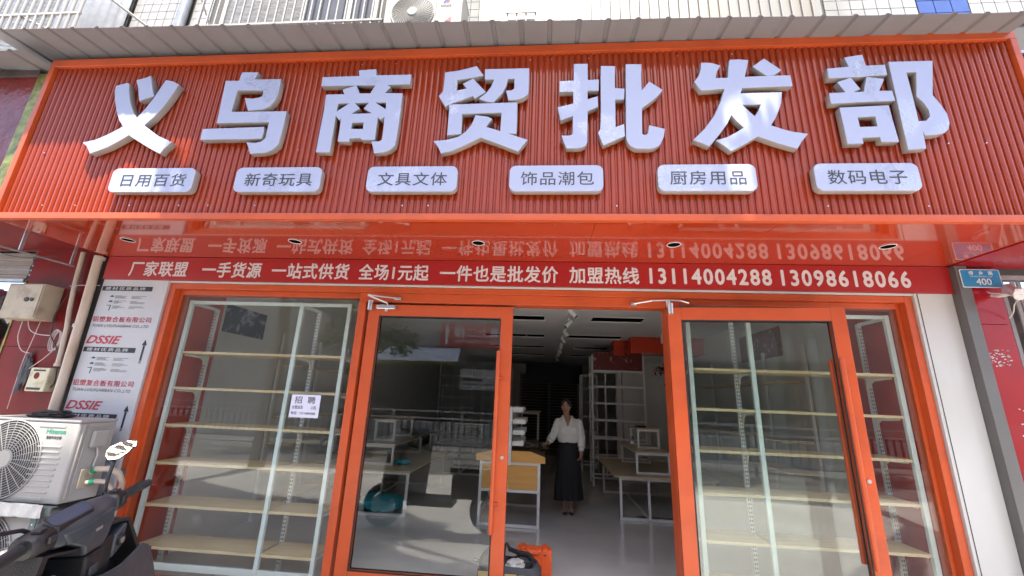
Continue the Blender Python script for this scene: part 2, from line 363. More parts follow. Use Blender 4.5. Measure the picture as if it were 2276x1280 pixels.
def split_letter(polys, y, depth, parent):
    me = poly_mesh('letter', polys, depth)
    fr = me.copy(); 
    for mm, front in ((fr, True), (me, False)):
        bm = bmesh.new(); bm.from_mesh(mm); bm.normal_update()
        # front faces are the flat ones nearest the viewer (y close to 0)
        dl = [f for f in bm.faces if ((sum(v.co.y for v in f.verts) / len(f.verts) < 0.0002) != front)]
        bmesh.ops.delete(bm, geom=dl, context='FACES'); bm.to_mesh(mm); bm.free()
        for v in mm.vertices: v.co.y += y
    link('letter_face', fr, 'letter_face', parent); link('letter_return', me, 'letter_side', parent)

# outlines of the seven big characters, in metres on the sign (x, z)
LETTERS = [
 [[(-3.569,3.936),(-3.521,3.950),(-3.475,3.961),(-3.458,3.953),(-3.440,3.886),(-3.401,3.787),(-3.360,3.711),(-3.318,3.652),(-3.289,3.618),(-3.243,3.694),(-3.194,3.804),(-3.166,3.893),(-3.136,3.980),(-3.070,3.965),(-3.010,3.933),(-3.041,3.838),(-3.085,3.727),(-3.143,3.626),(-3.205,3.550),(-3.131,3.497),(-3.051,3.447),(-2.976,3.414),(-2.925,3.392),(-2.948,3.362),(-2.973,3.334),(-2.993,3.292),(-3.091,3.339),(-3.194,3.396),(-3.265,3.436),(-3.306,3.463),(-3.371,3.413),(-3.459,3.354),(-3.590,3.299),(-3.616,3.335),(-3.645,3.370),(-3.685,3.398),(-3.582,3.423),(-3.496,3.467),(-3.429,3.509),(-3.382,3.543),(-3.435,3.603),(-3.487,3.692),(-3.535,3.797),(-3.566,3.889)],
  [(-3.401,3.988),(-3.324,4.009),(-3.286,4.028),(-3.270,3.988),(-3.227,3.880),(-3.201,3.827),(-3.263,3.806),(-3.314,3.783),(-3.336,3.837),(-3.364,3.914)]],
 [[(-2.482,4.038),(-2.345,4.033),(-2.355,4.005),(-2.366,3.964),(-2.251,3.962),(-2.138,3.962),(-2.136,3.894),(-2.138,3.806),(-2.155,3.748),(-2.185,3.706),(-2.231,3.682),(-2.294,3.676),(-2.351,3.670),(-2.373,3.710),(-2.404,3.787),(-2.343,3.780),(-2.292,3.788),(-2.263,3.802),(-2.259,3.827),(-2.262,3.860),(-2.486,3.865),(-2.489,3.807),(-2.490,3.742),(-2.490,3.659),(-2.032,3.656),(-2.032,3.547),(-2.036,3.437),(-2.044,3.356),(-2.080,3.316),(-2.131,3.293),(-2.250,3.284),(-2.273,3.332),(-2.299,3.381),(-2.229,3.375),(-2.182,3.388),(-2.156,3.415),(-2.156,3.473),(-2.155,3.562),(-2.372,3.562),(-2.590,3.561),(-2.591,3.643),(-2.607,3.958),(-2.493,3.955),(-2.489,3.994)],
  [(-2.692,3.506),(-2.189,3.517),(-2.184,3.474),(-2.187,3.415),(-2.688,3.412)]],
 [[(-1.790,3.969),(-1.488,3.971),(-1.500,4.027),(-1.361,4.032),(-1.352,3.973),(-1.070,3.972),(-1.073,3.886),(-1.258,3.884),(-1.226,3.863),(-1.263,3.805),(-1.122,3.800),(-1.120,3.654),(-1.120,3.517),(-1.124,3.397),(-1.131,3.338),(-1.160,3.305),(-1.205,3.286),(-1.277,3.277),(-1.292,3.326),(-1.311,3.376),(-1.257,3.375),(-1.232,3.388),(-1.231,3.452),(-1.236,3.595),(-1.267,3.568),(-1.292,3.592),(-1.292,3.507),(-1.290,3.393),(-1.391,3.394),(-1.396,3.409),(-1.487,3.407),(-1.486,3.379),(-1.573,3.382),(-1.575,3.491),(-1.578,3.591),(-1.590,3.568),(-1.628,3.615),(-1.625,3.458),(-1.625,3.291),(-1.728,3.292),(-1.729,3.460),(-1.727,3.667),(-1.734,3.803),(-1.586,3.803),(-1.605,3.847),(-1.501,3.882),(-1.465,3.807),(-1.377,3.805),(-1.344,3.883),(-1.786,3.888)],
  [(-1.625,3.722),(-1.529,3.721),(-1.626,3.643)],
  [(-1.493,3.722),(-1.374,3.722),(-1.410,3.671),(-1.338,3.623),(-1.506,3.622),(-1.446,3.672)],
  [(-1.332,3.723),(-1.238,3.721),(-1.236,3.657)],
  [(-1.487,3.546),(-1.393,3.546),(-1.392,3.485),(-1.486,3.486)]],
 [[(-0.799,3.984),(-0.699,3.997),(-0.622,4.017),(-0.558,4.036),(-0.503,3.949),(-0.598,3.928),(-0.702,3.914),(-0.699,3.813),(-0.620,3.830),(-0.653,3.875),(-0.579,3.920),(-0.475,3.795),(-0.556,3.741),(-0.569,3.764),(-0.662,3.726),(-0.719,3.704),(-0.775,3.675),(-0.832,3.769),(-0.802,3.810),(-0.800,3.885)],
  [(-0.490,4.004),(-0.152,4.003),(-0.149,3.860),(-0.154,3.769),(-0.193,3.736),(-0.245,3.721),(-0.297,3.719),(-0.318,3.803),(-0.277,3.804),(-0.257,3.821),(-0.258,3.912),(-0.312,3.912),(-0.323,3.843),(-0.349,3.781),(-0.413,3.703),(-0.448,3.706),(-0.522,3.737),(-0.470,3.784),(-0.435,3.839),(-0.413,3.909),(-0.486,3.912)],
  [(-0.743,3.688),(-0.233,3.696),(-0.229,3.574),(-0.229,3.429),(-0.291,3.430),(-0.216,3.399),(-0.146,3.373),(-0.178,3.331),(-0.210,3.281),(-0.344,3.340),(-0.489,3.400),(-0.616,3.330),(-0.693,3.293),(-0.774,3.271),(-0.799,3.326),(-0.835,3.372),(-0.740,3.381),(-0.655,3.406),(-0.606,3.445),(-0.569,3.497),(-0.550,3.547),(-0.538,3.590),(-0.447,3.575),(-0.414,3.556),(-0.456,3.488),(-0.346,3.449),(-0.344,3.611),(-0.642,3.606),(-0.637,3.432),(-0.739,3.424)]],
 [[(0.189,4.031),(0.289,4.029),(0.288,3.881),(0.370,3.884),(0.367,3.788),(0.286,3.788),(0.286,3.710),(0.359,3.735),(0.361,3.648),(0.285,3.611),(0.280,3.350),(0.266,3.322),(0.239,3.306),(0.201,3.302),(0.135,3.303),(0.099,3.404),(0.157,3.404),(0.177,3.415),(0.180,3.441),(0.181,3.572),(0.093,3.537),(0.069,3.646),(0.184,3.675),(0.184,3.784),(0.083,3.783),(0.082,3.877),(0.187,3.879)],
  [(0.390,4.006),(0.493,4.001),(0.488,3.917),(0.486,3.803),(0.555,3.797),(0.549,3.707),(0.485,3.706),(0.482,3.468),(0.542,3.493),(0.545,3.397),(0.394,3.323),(0.360,3.425),(0.376,3.457),(0.383,3.594),(0.386,3.865)],
  [(0.574,4.016),(0.687,4.012),(0.680,3.925),(0.678,3.774),(0.738,3.854),(0.827,3.779),(0.787,3.725),(0.729,3.673),(0.673,3.628),(0.666,3.408),(0.687,3.400),(0.706,3.411),(0.720,3.480),(0.824,3.449),(0.811,3.381),(0.786,3.325),(0.753,3.300),(0.711,3.291),(0.621,3.294),(0.584,3.315),(0.564,3.346),(0.555,3.384)]],
 [[(1.120,4.011),(1.189,4.007),(1.251,3.981),(1.222,3.928),(1.209,3.871),(1.296,3.872),(1.312,3.975),(1.324,4.031),(1.386,4.032),(1.453,4.023),(1.439,3.971),(1.412,3.876),(1.583,3.881),(1.727,3.880),(1.728,3.790),(1.555,3.788),(1.385,3.783),(1.366,3.735),(1.650,3.737),(1.634,3.652),(1.606,3.579),(1.577,3.520),(1.542,3.465),(1.634,3.427),(1.685,3.410),(1.775,3.394),(1.727,3.336),(1.693,3.280),(1.568,3.326),(1.447,3.382),(1.355,3.322),(1.259,3.266),(1.220,3.305),(1.167,3.350),(1.243,3.375),(1.311,3.413),(1.364,3.451),(1.321,3.505),(1.288,3.559),(1.253,3.486),(1.203,3.415),(1.117,3.306),(1.071,3.332),(1.015,3.356),(1.096,3.443),(1.171,3.548),(1.227,3.669),(1.265,3.778),(1.203,3.776),(1.101,3.768),(1.058,3.844),(1.094,3.896),(1.113,3.953)],
  [(1.368,3.641),(1.499,3.640),(1.477,3.588),(1.445,3.539),(1.406,3.590)],
  [(1.480,3.966),(1.565,4.033),(1.670,3.929),(1.617,3.886),(1.564,3.885)]],
 [[(2.116,4.023),(2.239,4.044),(2.247,3.948),(2.374,3.951),(2.373,3.867),(2.181,3.856),(1.985,3.849),(1.985,3.930),(2.134,3.942)],
  [(1.967,3.722),(2.077,3.725),(2.036,3.813),(2.129,3.848),(2.174,3.752),(2.122,3.726),(2.197,3.728),(2.211,3.778),(2.236,3.852),(2.346,3.831),(2.294,3.732),(2.379,3.731),(2.382,3.651),(2.166,3.645),(1.966,3.636)],
  [(2.015,3.600),(2.334,3.612),(2.337,3.485),(2.343,3.326),(2.237,3.327),(2.234,3.364),(2.119,3.361),(2.119,3.316),(2.020,3.314),(2.019,3.457)],
  [(2.117,3.523),(2.235,3.527),(2.234,3.445),(2.119,3.442)],
  [(2.403,3.975),(2.691,3.975),(2.630,3.689),(2.666,3.606),(2.688,3.538),(2.687,3.465),(2.671,3.419),(2.639,3.390),(2.589,3.378),(2.517,3.371),(2.508,3.409),(2.501,3.273),(2.391,3.264),(2.393,3.470),(2.399,3.723)],
  [(2.502,3.885),(2.569,3.885),(2.529,3.682),(2.564,3.629),(2.583,3.567),(2.581,3.520),(2.549,3.484),(2.498,3.481),(2.501,3.624)]],
]

# ================================================================= SETTING
struct('pavement', MB().box(-30, 30, -5.2, -0.004, -0.16, -0.012), 'pave')
struct('road', MB().box(-60, 60, -13, -5.32, -0.3, -0.15), 'road')
struct('kerb', MB().box(-30, 30, -5.318, -5.202, -0.3, -0.010), 'kerb', 0.01)
struct('ground', MB().box(-150, 150, -150, 60, -0.5, -0.32), 'pave')
struct('far_pavement', MB().box(-30, 30, -16, -13.002, -0.3, -0.05), 'pave')

# shop room
RX0, RX1, RY1, CZ = -3.56, 3.02, 11.5, 2.80
fl = struct('shop_floor', MB().box(RX0, RX1, -0.002, RY1, -0.1, 0.0), 'floor')
struct('shop_ceiling', MB().box(RX0 - 0.09, RX1 + 0.09, 0.101, RY1, CZ, CZ + 0.052), 'ceiling')
lw = struct('shop_wall_left', MB().box(RX0 - 0.095, RX0, 0.66, RY1, 0, CZ + 0.05), 'wall_grey')
MB().box(RX0 - 0.1, RX0 + 0.002, 0.02, 0.656, 0, CZ + 0.05).build('orange_end_panel', 'inner_red', lw)
rw = struct('shop_wall_right', MB().box(RX1, RX1 + 0.1, 0.92, RY1, 0, CZ + 0.05), 'wall_grey')
MB().box(RX1 - 0.002, RX1 + 0.1, 0.02, 0.916, 0, CZ + 0.05).build('orange_end_panel', 'inner_red', rw)
# a partition on the right, with a white cladding
pw = struct('shop_partition', MB().box(1.55, RX1 - 0.004, 5.55, 5.65, 0.001, CZ - 0.002), 'wall_grey')
bk = struct('shop_back_wall', MB().box(RX0, RX1, RY1 - 0.1, RY1, 0.001, CZ - 0.002), 'wall_grey')
sh = thing('slatted_partition', 'dark brown horizontally slatted partition across the dark back of the shop', 'partition', (0.2, 10.9, 0))
for k in range(25):
    MB().box(-0.75, 1.15, 10.9, 10.93, 0.02 + k * 0.095, 0.105 + k * 0.095).build('slat', 'brown_shutter', sh)
for x in (-0.78, 0.2, 1.18): MB().box(x - 0.03, x + 0.03, 10.86, 10.94, 0, 2.42).build('post', 'shutter', sh)
na = thing('fascia', 'navy blue fascia board hanging in the dark above the slatted partition', 'fascia board', (0.2, 10.6, 2.3))
MB().box(-0.6, 1.3, 10.55, 10.62, 2.12, 2.72).build('board', 'navy', na, bevel=0.004)
be = thing('ceiling_beam', 'orange boxed ceiling beam on the right inside the shop above the poster rack', 'beam', (2.3, 4.6, 2.6))
MB().box(1.66, RX1 - 0.006, 4.42, 4.95, 2.49, CZ - 0.003).build('beam_face', 'inner_red', be, bevel=0.004)
MB().box(1.42, 1.657, 4.97, 5.3, 2.49, CZ - 0.003).build('beam_return', 'inner_red', be, bevel=0.004)
MB().box(1.66, RX1 - 0.006, 5.4, 5.545, 0.3, 2.46).build('white_board', 'white_panel', be)

# ================================================================= STOREFRONT
sf = thing('storefront_frame', 'orange painted steel frame around the glazed shopfront under the red banner', 'shopfront', (0, 0, 0))
X0, X1, ZT = -3.600, 3.035, 2.513
def fr(x0, x1, y0, y1, z0, z1, mt='orange', nm='frame_member', bv=0.003): return MB().box(x0, x1, y0, y1, z0, z1).build(nm, mt, sf, bevel=bv)
fr(X0, X0 + 0.060, 0, 0.16, 0, ZT, nm='jamb'); fr(X1 - 0.060, X1, 0, 0.16, 0, ZT, nm='jamb')
fr(X0 + 0.060, X0 + 0.095, 0.06, 0.138, 0, ZT - 0.05, nm='inner_jamb'); fr(X1 - 0.088, X1 - 0.060, 0.06, 0.138, 0, ZT - 0.05, nm='inner_jamb')
fr(X0 + 0.0605, X1 - 0.0605, 0, 0.15, ZT - 0.052, ZT, nm='lintel')
fr(X0 + 0.0955, -1.701, 0.05, 0.148, 2.415, ZT - 0.053, nm='window_head'); fr(1.16, X1 - 0.0885, 0.05, 0.148, 2.415, ZT - 0.053, nm='window_head')
fr(-1.70, 1.159, 0.012, 0.148, 2.372, ZT - 0.053, nm='door_head')
fr(-1.700, -1.632, 0.003, 0.15, 0.001, 2.3715, nm='mullion'); fr(1.040, 1.100, 0.003, 0.15, 0.001, 2.3715, nm='mullion')
fr(X0 + 0.0955, -1.701, 0.05, 0.12, 0.001, 0.055, nm='sill'); fr(1.101, X1 - 0.0885, 0.05, 0.12, 0.001, 0.055, nm='sill')
MB().box(X0 + 0.0955, -1.7012, 0.066, 0.076, 0.0555, 2.4145).build('window_pane', 'glass', sf)
MB().box(1.1012, X1 - 0.0887, 0.066, 0.076, 0.0555, 2.4145).build('window_pane', 'glass', sf)
# small grey access plate on the left jamb
tag(MB().box(-3.588, -3.548, -0.004, -0.0005, 0.76, 0.86).build('access_plate', 'grey_post', sf, bevel=0.001), 'small dark grey plate on the left orange jamb')

def strip(name, x0, x1, y0, y1, z0, z1, mt, label, cat, bv=0.002):
    return tag(MB().box(x0, x1, y0, y1, z0, z1).build(name, mt, None, bevel=bv), label, cat)
strip('white_trim', X0, X1, -0.018, -0.001, ZT + 0.001, ZT + 0.019, 'white_panel', 'thin white trim strip between the red banner and the orange shopfront frame', 'trim')
strip('white_wall_panel', X1 + 0.004, 3.335, -0.02, 0.10, 0, 2.533, 'white_panel', 'tall plain white wall panel right of the orange shopfront frame', 'wall panel')
tag(MB().box(3.062, 3.066, -0.0235, -0.0205, 0.0, 2.53).build('panel_joint', 'dark_grey', bpy.data.objects['white_wall_panel']))
strip('grey_corner_post', 3.337, 3.425, -0.09, 0.10, 0, 2.755, 'grey_post', 'slanting-looking dark grey corner post between the white panel and the crimson wall', 'post')
# left film-covered panel with print
fp = thing('film_covered_panel', 'white cladding panel still in printed protective film left of the orange frame', 'wall panel', (-3.95, -0.02, 0))
MB().box(-4.283, X0 - 0.003, -0.022, 0.1, 0, 2.532).build('panel', 'film', fp)
zy = -0.0245
for k in range(-1, 4):
    d = -0.585 * k
    def T(s, x0, x1, z0, z1, mt, sh_=0.0, b=0.0, sp=1.0):
        if z1 + d > 2.53: return
        text(s, x0, x1, z0 + d, z1 + d, zy, mt, fp, shear=sh_, bold=b, space=sp)
    T('DSSIE', -4.268, -3.925, 1.912, 1.985, 'red_print', 0.3, 0.02)
    if 1.88 + d < 2.53 and 1.83 + d > 0:
        MB().box(-4.27, -3.750, zy, zy + 0.0015, 1.835 + d, 1.880 + d).build('black_band', 'black_print', fp)
        text('建材优质品牌', -4.235, -3.82, 1.842 + d, 1.873 + d, zy - 0.001, 'film', fp, space=1.3, bold=0.01)
    T('铝塑复合板有限公司', -4.272, -3.675, 2.116, 2.168, 'red_print', 0, 0.008, 1.1)
    T('TUAN LVSUFUHEBAN CO.,LTD', -4.256, -3.685, 2.063, 2.093, 'black_print', 0.25, 0, 1.1)
    if 1.96 + d < 2.54:
        z1, z0 = 1.958 + d, 1.745 + d
        if z1 > 2.5: z1 = 2.526
        MB().prism([(-3.675, z1), (-3.700, z1 - 0.05), (-3.650, z1 - 0.05)], zy, zy + 0.0015).box(-3.684, -3.666, zy, zy + 0.0015, z0 + 0.022, z1 - 0.051).box(-3.686, -3.664, zy, zy + 0.0015, z0 + 0.010, z0 + 0.016).box(-3.686, -3.664, zy, zy + 0.0015, z0, z0 + 0.005).build('arrow_print', 'black_print', fp)
    if 1.81 + d < 2.5:
        q = MB(); rr = random.Random(k)
        for row, zz in enumerate((1.785, 1.735, 1.685)):
            for ln in range(4):
                q.box(-4.11, -4.11 + rr.uniform(0.05, 0.14), zy, zy + 0.001, zz + d - ln * 0.008, zz + d - ln * 0.008 + 0.0025)
                if ln < 3: q.box(-3.94, -3.94 + rr.uniform(0.06, 0.17), zy, zy + 0.001, zz + d - ln * 0.01 - 0.004, zz + d - ln * 0.01 - 0.0015)
            q.prism([(-4.17, zz + d - 0.01), (-4.13, zz + d - 0.012), (-4.125, zz + d), (-4.15, zz + d + 0.006)] if row < 2 else [(-4.175, zz + d + 0.01), (-4.13, zz + d + 0.01), (-4.135, zz + d - 0.045), (-4.142, zz + d - 0.045), (-4.138, zz + d + 0.004), (-4.175, zz + d + 0.004)], zy, zy + 0.001)
        tag(q.build('small_print', 'dark_print', fp), kind='stuff')
strip('dark_strip', -4.40, -4.286, -0.012, 0.1, 0, 2.75, 'dark_grey', 'dark post in the gap behind the big drainpipe at the left of the shop', 'post')  # plain dark strip set behind the drainpipe

# banner
bn = thing('banner', 'long red banner with white characters and phone numbers above the shop windows', 'banner', (-0.5, -0.04, 2.64))
MB().box(-4.283, 3.333, -0.042, 0.10, 2.5335, 2.7595).build('board', 'banner', bn)
for s, a, b in (('厂家联盟', -4.021, -3.424), ('一手货源', -3.269, -2.676), ('一站式供货', -2.567, -1.817), ('全场1元起', -1.717, -1.064), ('一件也是批发价', -0.954, 0.111), ('加盟热线', 0.214, 0.815)):
    text(s, a, b, 2.567, 2.716, -0.0435, 'banner_text', bn, bold=0.022, space=1.06)
text('13114004288', 0.910, 1.918, 2.578, 2.712, -0.0435, 'banner_text', bn, bold=0.030, space=1.2)
text('13098618066', 2.004, 3.016, 2.578, 2.712, -0.0435, 'banner_text', bn, bold=0.030, space=1.2)

# ================================================================= SIGN BOX
SY = -0.924
sg = thing('shop_sign', 'huge glossy orange fluted sign box with white raised characters over the shopfront', 'shop sign', (-0.5, -0.5, 2.76))
SX0, SX1 = -4.318, 3.328; SZ0, SZ1 = 2.762, 4.262
q = MB(); rr = random.Random(77)
for k in range(34):
    x = SX0 + 0.2 + k * 0.22 + rr.uniform(-.05, .05); z = rr.choice((SZ0 + 0.12, 3.35, SZ1 - 0.12))
    q.frustum((x, SY + 0.030, z), (x, SY + 0.0205, z), 0.0045, n=8)
tag(q.build('fixing_screws', 'chrome', sg), kind='stuff')
# soffit panels with open joints
br = [SX0 + 0.03, -3.44, -1.55, 0.34, 1.55, 2.9, SX1 - 0.03]
for a, b in zip(br[:-1], br[1:]):
    MB().box(a + 0.0012, b - 0.0012, SY + 0.045, -0.002, SZ0 + 0.002, SZ0 + 0.006).build('soffit_panel', 'soffit', sg)
MB().box(SX0, SX1, SY, SY + 0.042, SZ0, SZ0 + 0.050).build('bottom_edge', 'orange', sg, bevel=0.003)
MB().box(SX0, SX1, SY, SY + 0.06, SZ1 - 0.072, SZ1).build('top_edge', 'orange', sg, bevel=0.003)
MB().box(SX0, SX0 + 0.045, SY, SY + 0.042, SZ0 + 0.0505, SZ1 - 0.0725).build('side_edge', 'orange', sg, bevel=0.003)
MB().box(SX1 - 0.045, SX1, SY, SY + 0.042, SZ0 + 0.0505, SZ1 - 0.0725).build('side_edge', 'orange', sg, bevel=0.003)
MB().box(SX0 + 0.002, SX0 + 0.012, SY + 0.043, -0.002, SZ0 + 0.007, SZ1 - 0.002).build('side_panel', 'orange', sg)
MB().box(SX1 - 0.012, SX1 - 0.002, SY + 0.043, -0.002, SZ0 + 0.007, SZ1 - 0.002).build('side_panel', 'orange', sg)
# fluted sheet: half-round ribs with narrow grooves
q = MB(); xa, xb = SX0 + 0.046, SX1 - 0.046; P_ = (xb - xa) / 157; prof = []
for k in range(157):
    c = xa + (k + 0.5) * P_
    prof.append((c - P_ / 2, 0.0))
    for j in range(0, 9):
        t = PI * j / 8; prof.append((c - math.cos(t) * P_ * 0.40, -0.014 * math.sin(t) ** 0.8 if 0 < j < 8 else 0.0))
prof.append((xb, 0.0))
ya = SY + 0.036
vs = [(x, ya + y, z) for z in (SZ0 + 0.0508, SZ1 - 0.0728) for x, y in prof]; n_ = len(prof)
q.add(vs, [(i, i + 1, n_ + i + 1, n_ + i) for i in range(n_ - 1)])
q.build('fluted_sheet', 'flute', sg, smooth=True)
MB().box(xa, xb, ya + 0.004, ya + 0.012, SZ0 + 0.051, SZ1 - 0.073).build('backing', 'dark_grey', sg)

CH = [('义', 'leftmost of the big white channel characters, 义, on the orange fluted sign'), ('乌', 'big white channel character 乌, second from the left, on the orange fluted sign'),
      ('商', 'big white channel character 商, third from the left, on the orange fluted sign'), ('贸', 'big white channel character 贸, in the middle of the orange fluted sign'),
      ('批', 'big white channel character 批, right of the middle of the orange fluted sign'), ('发', 'big white channel character 发, second from the right, in crinkled film'),
      ('部', 'rightmost of the big white channel characters, 部, on the orange fluted sign')]
for P, (ch, lb) in zip(LETTERS, CH):
    xs = [a for pl in P for a, b in pl]; zs = [b for pl in P for a, b in pl]
    t = thing('channel_letter', lb, 'sign letter', ((min(xs) + max(xs)) / 2, -0.912, min(zs)), 'big white characters on the shop sign')
    split_letter(P, -0.962, 0.048, t)
PB = [(-3.335, -2.655, '日用百货', (-3.24, -2.714)), (-2.320, -1.655, '新奇玩具', (-2.239, -1.716)), (-1.302, -0.640, '文具文体', (-1.22, -0.712)),
      (-0.263, 0.386, '饰品潮包', (-0.184, 0.323)), (0.758, 1.401, '厨房用品', (0.836, 1.333)), (1.775, 2.419, '数码电子', (1.853, 2.34))]
PO = ['leftmost', 'second from the left', 'third from the left', 'third from the right', 'second from the right', 'rightmost']
for k, (a, b, s, (ta, tb)) in enumerate(PB):
    pts = []; r = 0.045; z0, z1 = 2.963, 3.162
    for cx, cz, t0 in ((b - r, z1 - r, 0), (a + r, z1 - r, 90), (a + r, z0 + r, 180), (b - r, z0 + r, 270)):
        for j in range(7): t_ = rad(t0 + 15 * j); pts.append((cx + r * math.cos(t_), cz + r * math.sin(t_)))
    t = thing('category_plate', 'rounded white light box reading %s, %s of the six' % (s, PO[k]), 'sign plate', ((a + b) / 2, -0.912, z0), 'rounded white plates under the big characters')
    split_letter([pts], -0.962, 0.048, t)
    text(s, ta, tb, 3.008, 3.113, -0.9645, 'dark_print', t, bold=0.004, space=1.1)
q = MB()
# downlights in the soffit
for k, x in enumerate((-3.606, -2.088, -0.542, 0.986, 2.53)):
    t = thing('downlight', 'unlit round recessed downlight in the orange soffit, %s of the five' % ('leftmost', 'second from the left', 'middle one', 'second from the right', 'rightmost')[k], 'downlight', (x, -0.488, SZ0), 'downlights in the soffit')
    rg = [(x + 0.050 * math.cos(2 * PI * i / 28), -0.488 + 0.050 * math.sin(2 * PI * i / 28), SZ0 - 0.002) for i in range(28)]
    MB().tube(rg, 0.0026, 6, closed=True).build('trim_ring', 'white_steel', t, smooth=True)
    MB().frustum((x, -0.488, SZ0 - 0.001), (x, -0.488, SZ0 + 0.0015), 0.048, 0.048, 28).build('cavity_shade_disc', 'void', t)  # flat black disc, darkness of the lamp cavity put into its colour

# canopy over the sign
cn = thing('metal_canopy', 'long grey ribbed sheet metal canopy jutting out above the orange sign', 'canopy', (-0.5, -1.1, 4.3))
sheets = [(-4.62, -3.30), (-3.302, -2.52), (-2.522, -1.455), (-1.457, -0.36), (-0.362, 0.50), (0.498, 1.66), (1.658, 2.30), (2.298, 3.30)]
def fy(x): return -1.19 + 0.012 * (x + 4.6)
def canopy_sheet(a, b, lift, f, zf, zb, par_, mt='canopy', pitch=0.213, yb=-0.02):
    prof = [(a, 0)]; x = math.ceil(a / pitch) * pitch
    while x < b - 0.03:
        if x > a + 0.03: prof += [(x - 0.022, 0), (x - 0.010, 0.014), (x + 0.010, 0.014), (x + 0.022, 0)]
        x += pitch
    prof.append((b, 0)); n = len(prof); q = MB()
    top = []
    for yy in (0, 1):
        for x, h in prof:
            y = f(x) if yy == 0 else yb; z = (zf(x) if yy == 0 else zb(x)) + h + lift
            top.append((x, y, z))
    low = [(x, y, z - 0.0015) for x, y, z in top]
    q.add(top + low, [(i, i+1, n+i+1, n+i) for i in range(n-1)] + [(2*n+i+1, 2*n+i, 3*n+i, 3*n+i+1) for i in range(n-1)] + [(i, 2*n+i, 2*n+i+1, i+1) for i in range(n-1)])
    return q.build('roof_sheet', mt, par_)
for i, (a, b) in enumerate(sheets):
    canopy_sheet(a, b, 0.0035 * (i % 2), fy, lambda x: 4.318 - 0.012 * (x + 4.6), lambda x: 4.40 - 0.01 * (x + 4.6), cn)

# ================================================================= DOORS
def leaf(name, label, hx, hy, ang, side, grp):
    """door leaf 1.30 wide hinged at (hx,hy); local x runs from the hinge; side=+1 handle outside"""
    t = thing(name, label, 'glass door', (hx, hy, 0), grp)
    W, H, st, z0 = 1.325, 2.352, 0.105, 0.02
    ca, sa = math.cos(ang), math.sin(ang)
    T = Matrix(((ca, -sa, 0, hx), (sa, ca, 0, hy), (0, 0, 1, 0), (0, 0, 0, 1)))
    f = MB().box(0, st, -0.025, 0.025, z0, H, T).box(W - st, W, -0.025, 0.025, z0, H, T)
    f.box(st + .0003, W - st - .0003, -0.025, 0.025, H - 0.105, H, T).box(st + .0003, W - st - .0003, -0.025, 0.025, z0, z0 + 0.20, T)
    f.build('leaf_frame', 'orange', t, bevel=0.003)
    g = MB()
    for y in (-0.0262, 0.0222):
        g.box(st + 0.0005, st + 0.010, y, y + 0.004, z0 + 0.21, H - 0.115, T).box(W - st - 0.010, W - st - 0.0005, y, y + 0.004, z0 + 0.21, H - 0.115, T)
        g.box(st + 0.0005, W - st - 0.0005, y, y + 0.004, H - 0.1148, H - 0.1053, T).box(st + 0.0005, W - st - 0.0005, y, y + 0.004, z0 + 0.2003, z0 + 0.2098, T)
    g.build('gasket', 'gasket', t)
    MB().box(st + 0.001, W - st - 0.001, -0.004, 0.004, z0 + 0.2005, H - 0.1055, T).build('glass_pane', 'glass', t)
    for s_ in (-1, 1):
        h = MB().frustum(T @ Vector((W - 0.108, s_ * 0.070, 0.555)), T @ Vector((W - 0.108, s_ * 0.070, 1.955)), 0.017, n=12)
        for zz in (0.76, 1.73):
            h.frustum(T @ Vector((W - 0.108, s_ * 0.070, zz)), T @ Vector((W - 0.065, s_ * 0.024, zz)), 0.011, n=10)
        h.build('handle', 'orange', t, smooth=True)
    l = MB().frustum(T @ Vector((W - 0.045, -0.0252, 1.1)), T @ Vector((W - 0.045, -0.034, 1.1)), 0.014, n=16).build('lock_cylinder', 'chrome', t, smooth=True)
    hg = MB().frustum(T @ Vector((0.02, -0.045, H - 0.06)), T @ Vector((0.02, -0.045, H + 0.03)), 0.024, n=16).build('hinge_sleeve', 'chrome', t, smooth=True)
    return t, T
dl, _ = leaf('door_leaf', 'closed orange framed glass door left of the open doorway', -1.605, 0.042, 0.0, 1, 'orange glass door leaves')
dr, _ = leaf('door_leaf', 'orange framed glass door standing wide open before the right window', 1.025, -0.075, rad(-5.0), 1, 'orange glass door leaves')
cl = thing('door_closer', 'silver door closer with folded arm above the closed left door', 'door closer', (-1.43, -0.05, 2.3), 'door closers')
MB().box(-1.505, -1.335, -0.055, 0.015, 2.295, 2.335).build('closer_body', 'chrome', cl, bevel=0.006)
MB().frustum((-1.42, -0.03, 2.295), (-1.42, -0.03, 2.275), 0.014, n=12).build('pivot_cap', 'chrome', cl)
MB().tube([(-1.42, -0.03, 2.335), (-1.42, -0.03, 2.352), (-1.55, -0.16, 2.392)], 0.009, 6).tube([(-1.55, -0.16, 2.397), (-1.335, -0.02, 2.40)], 0.007, 6).build('arm', 'chrome', cl)
MB().box(-1.36, -1.30, -0.03, 0.011, 2.388, 2.412).build('bracket', 'chrome', cl, bevel=0.002)
cl = thing('door_closer', 'silver door closer arm stretched out above the wide open right door', 'door closer', (1.02, -0.08, 2.36), 'door closers')
MB().frustum((1.03, -0.10, 2.352), (1.03, -0.10, 2.41), 0.018, n=12).build('pivot_cap', 'chrome', cl, smooth=True)
MB().tube([(1.03, -0.10, 2.414), (0.90, -0.11, 2.405), (0.765, -0.04, 2.392)], 0.008, 6).tube([(1.03, -0.10, 2.414), (1.12, -0.15, 2.40), (1.19, -0.13, 2.385)], 0.007, 6).build('arm', 'chrome', cl)
MB().box(0.74, 0.785, -0.045, 0.011, 2.378, 2.402).build('bracket', 'chrome', cl, bevel=0.002)
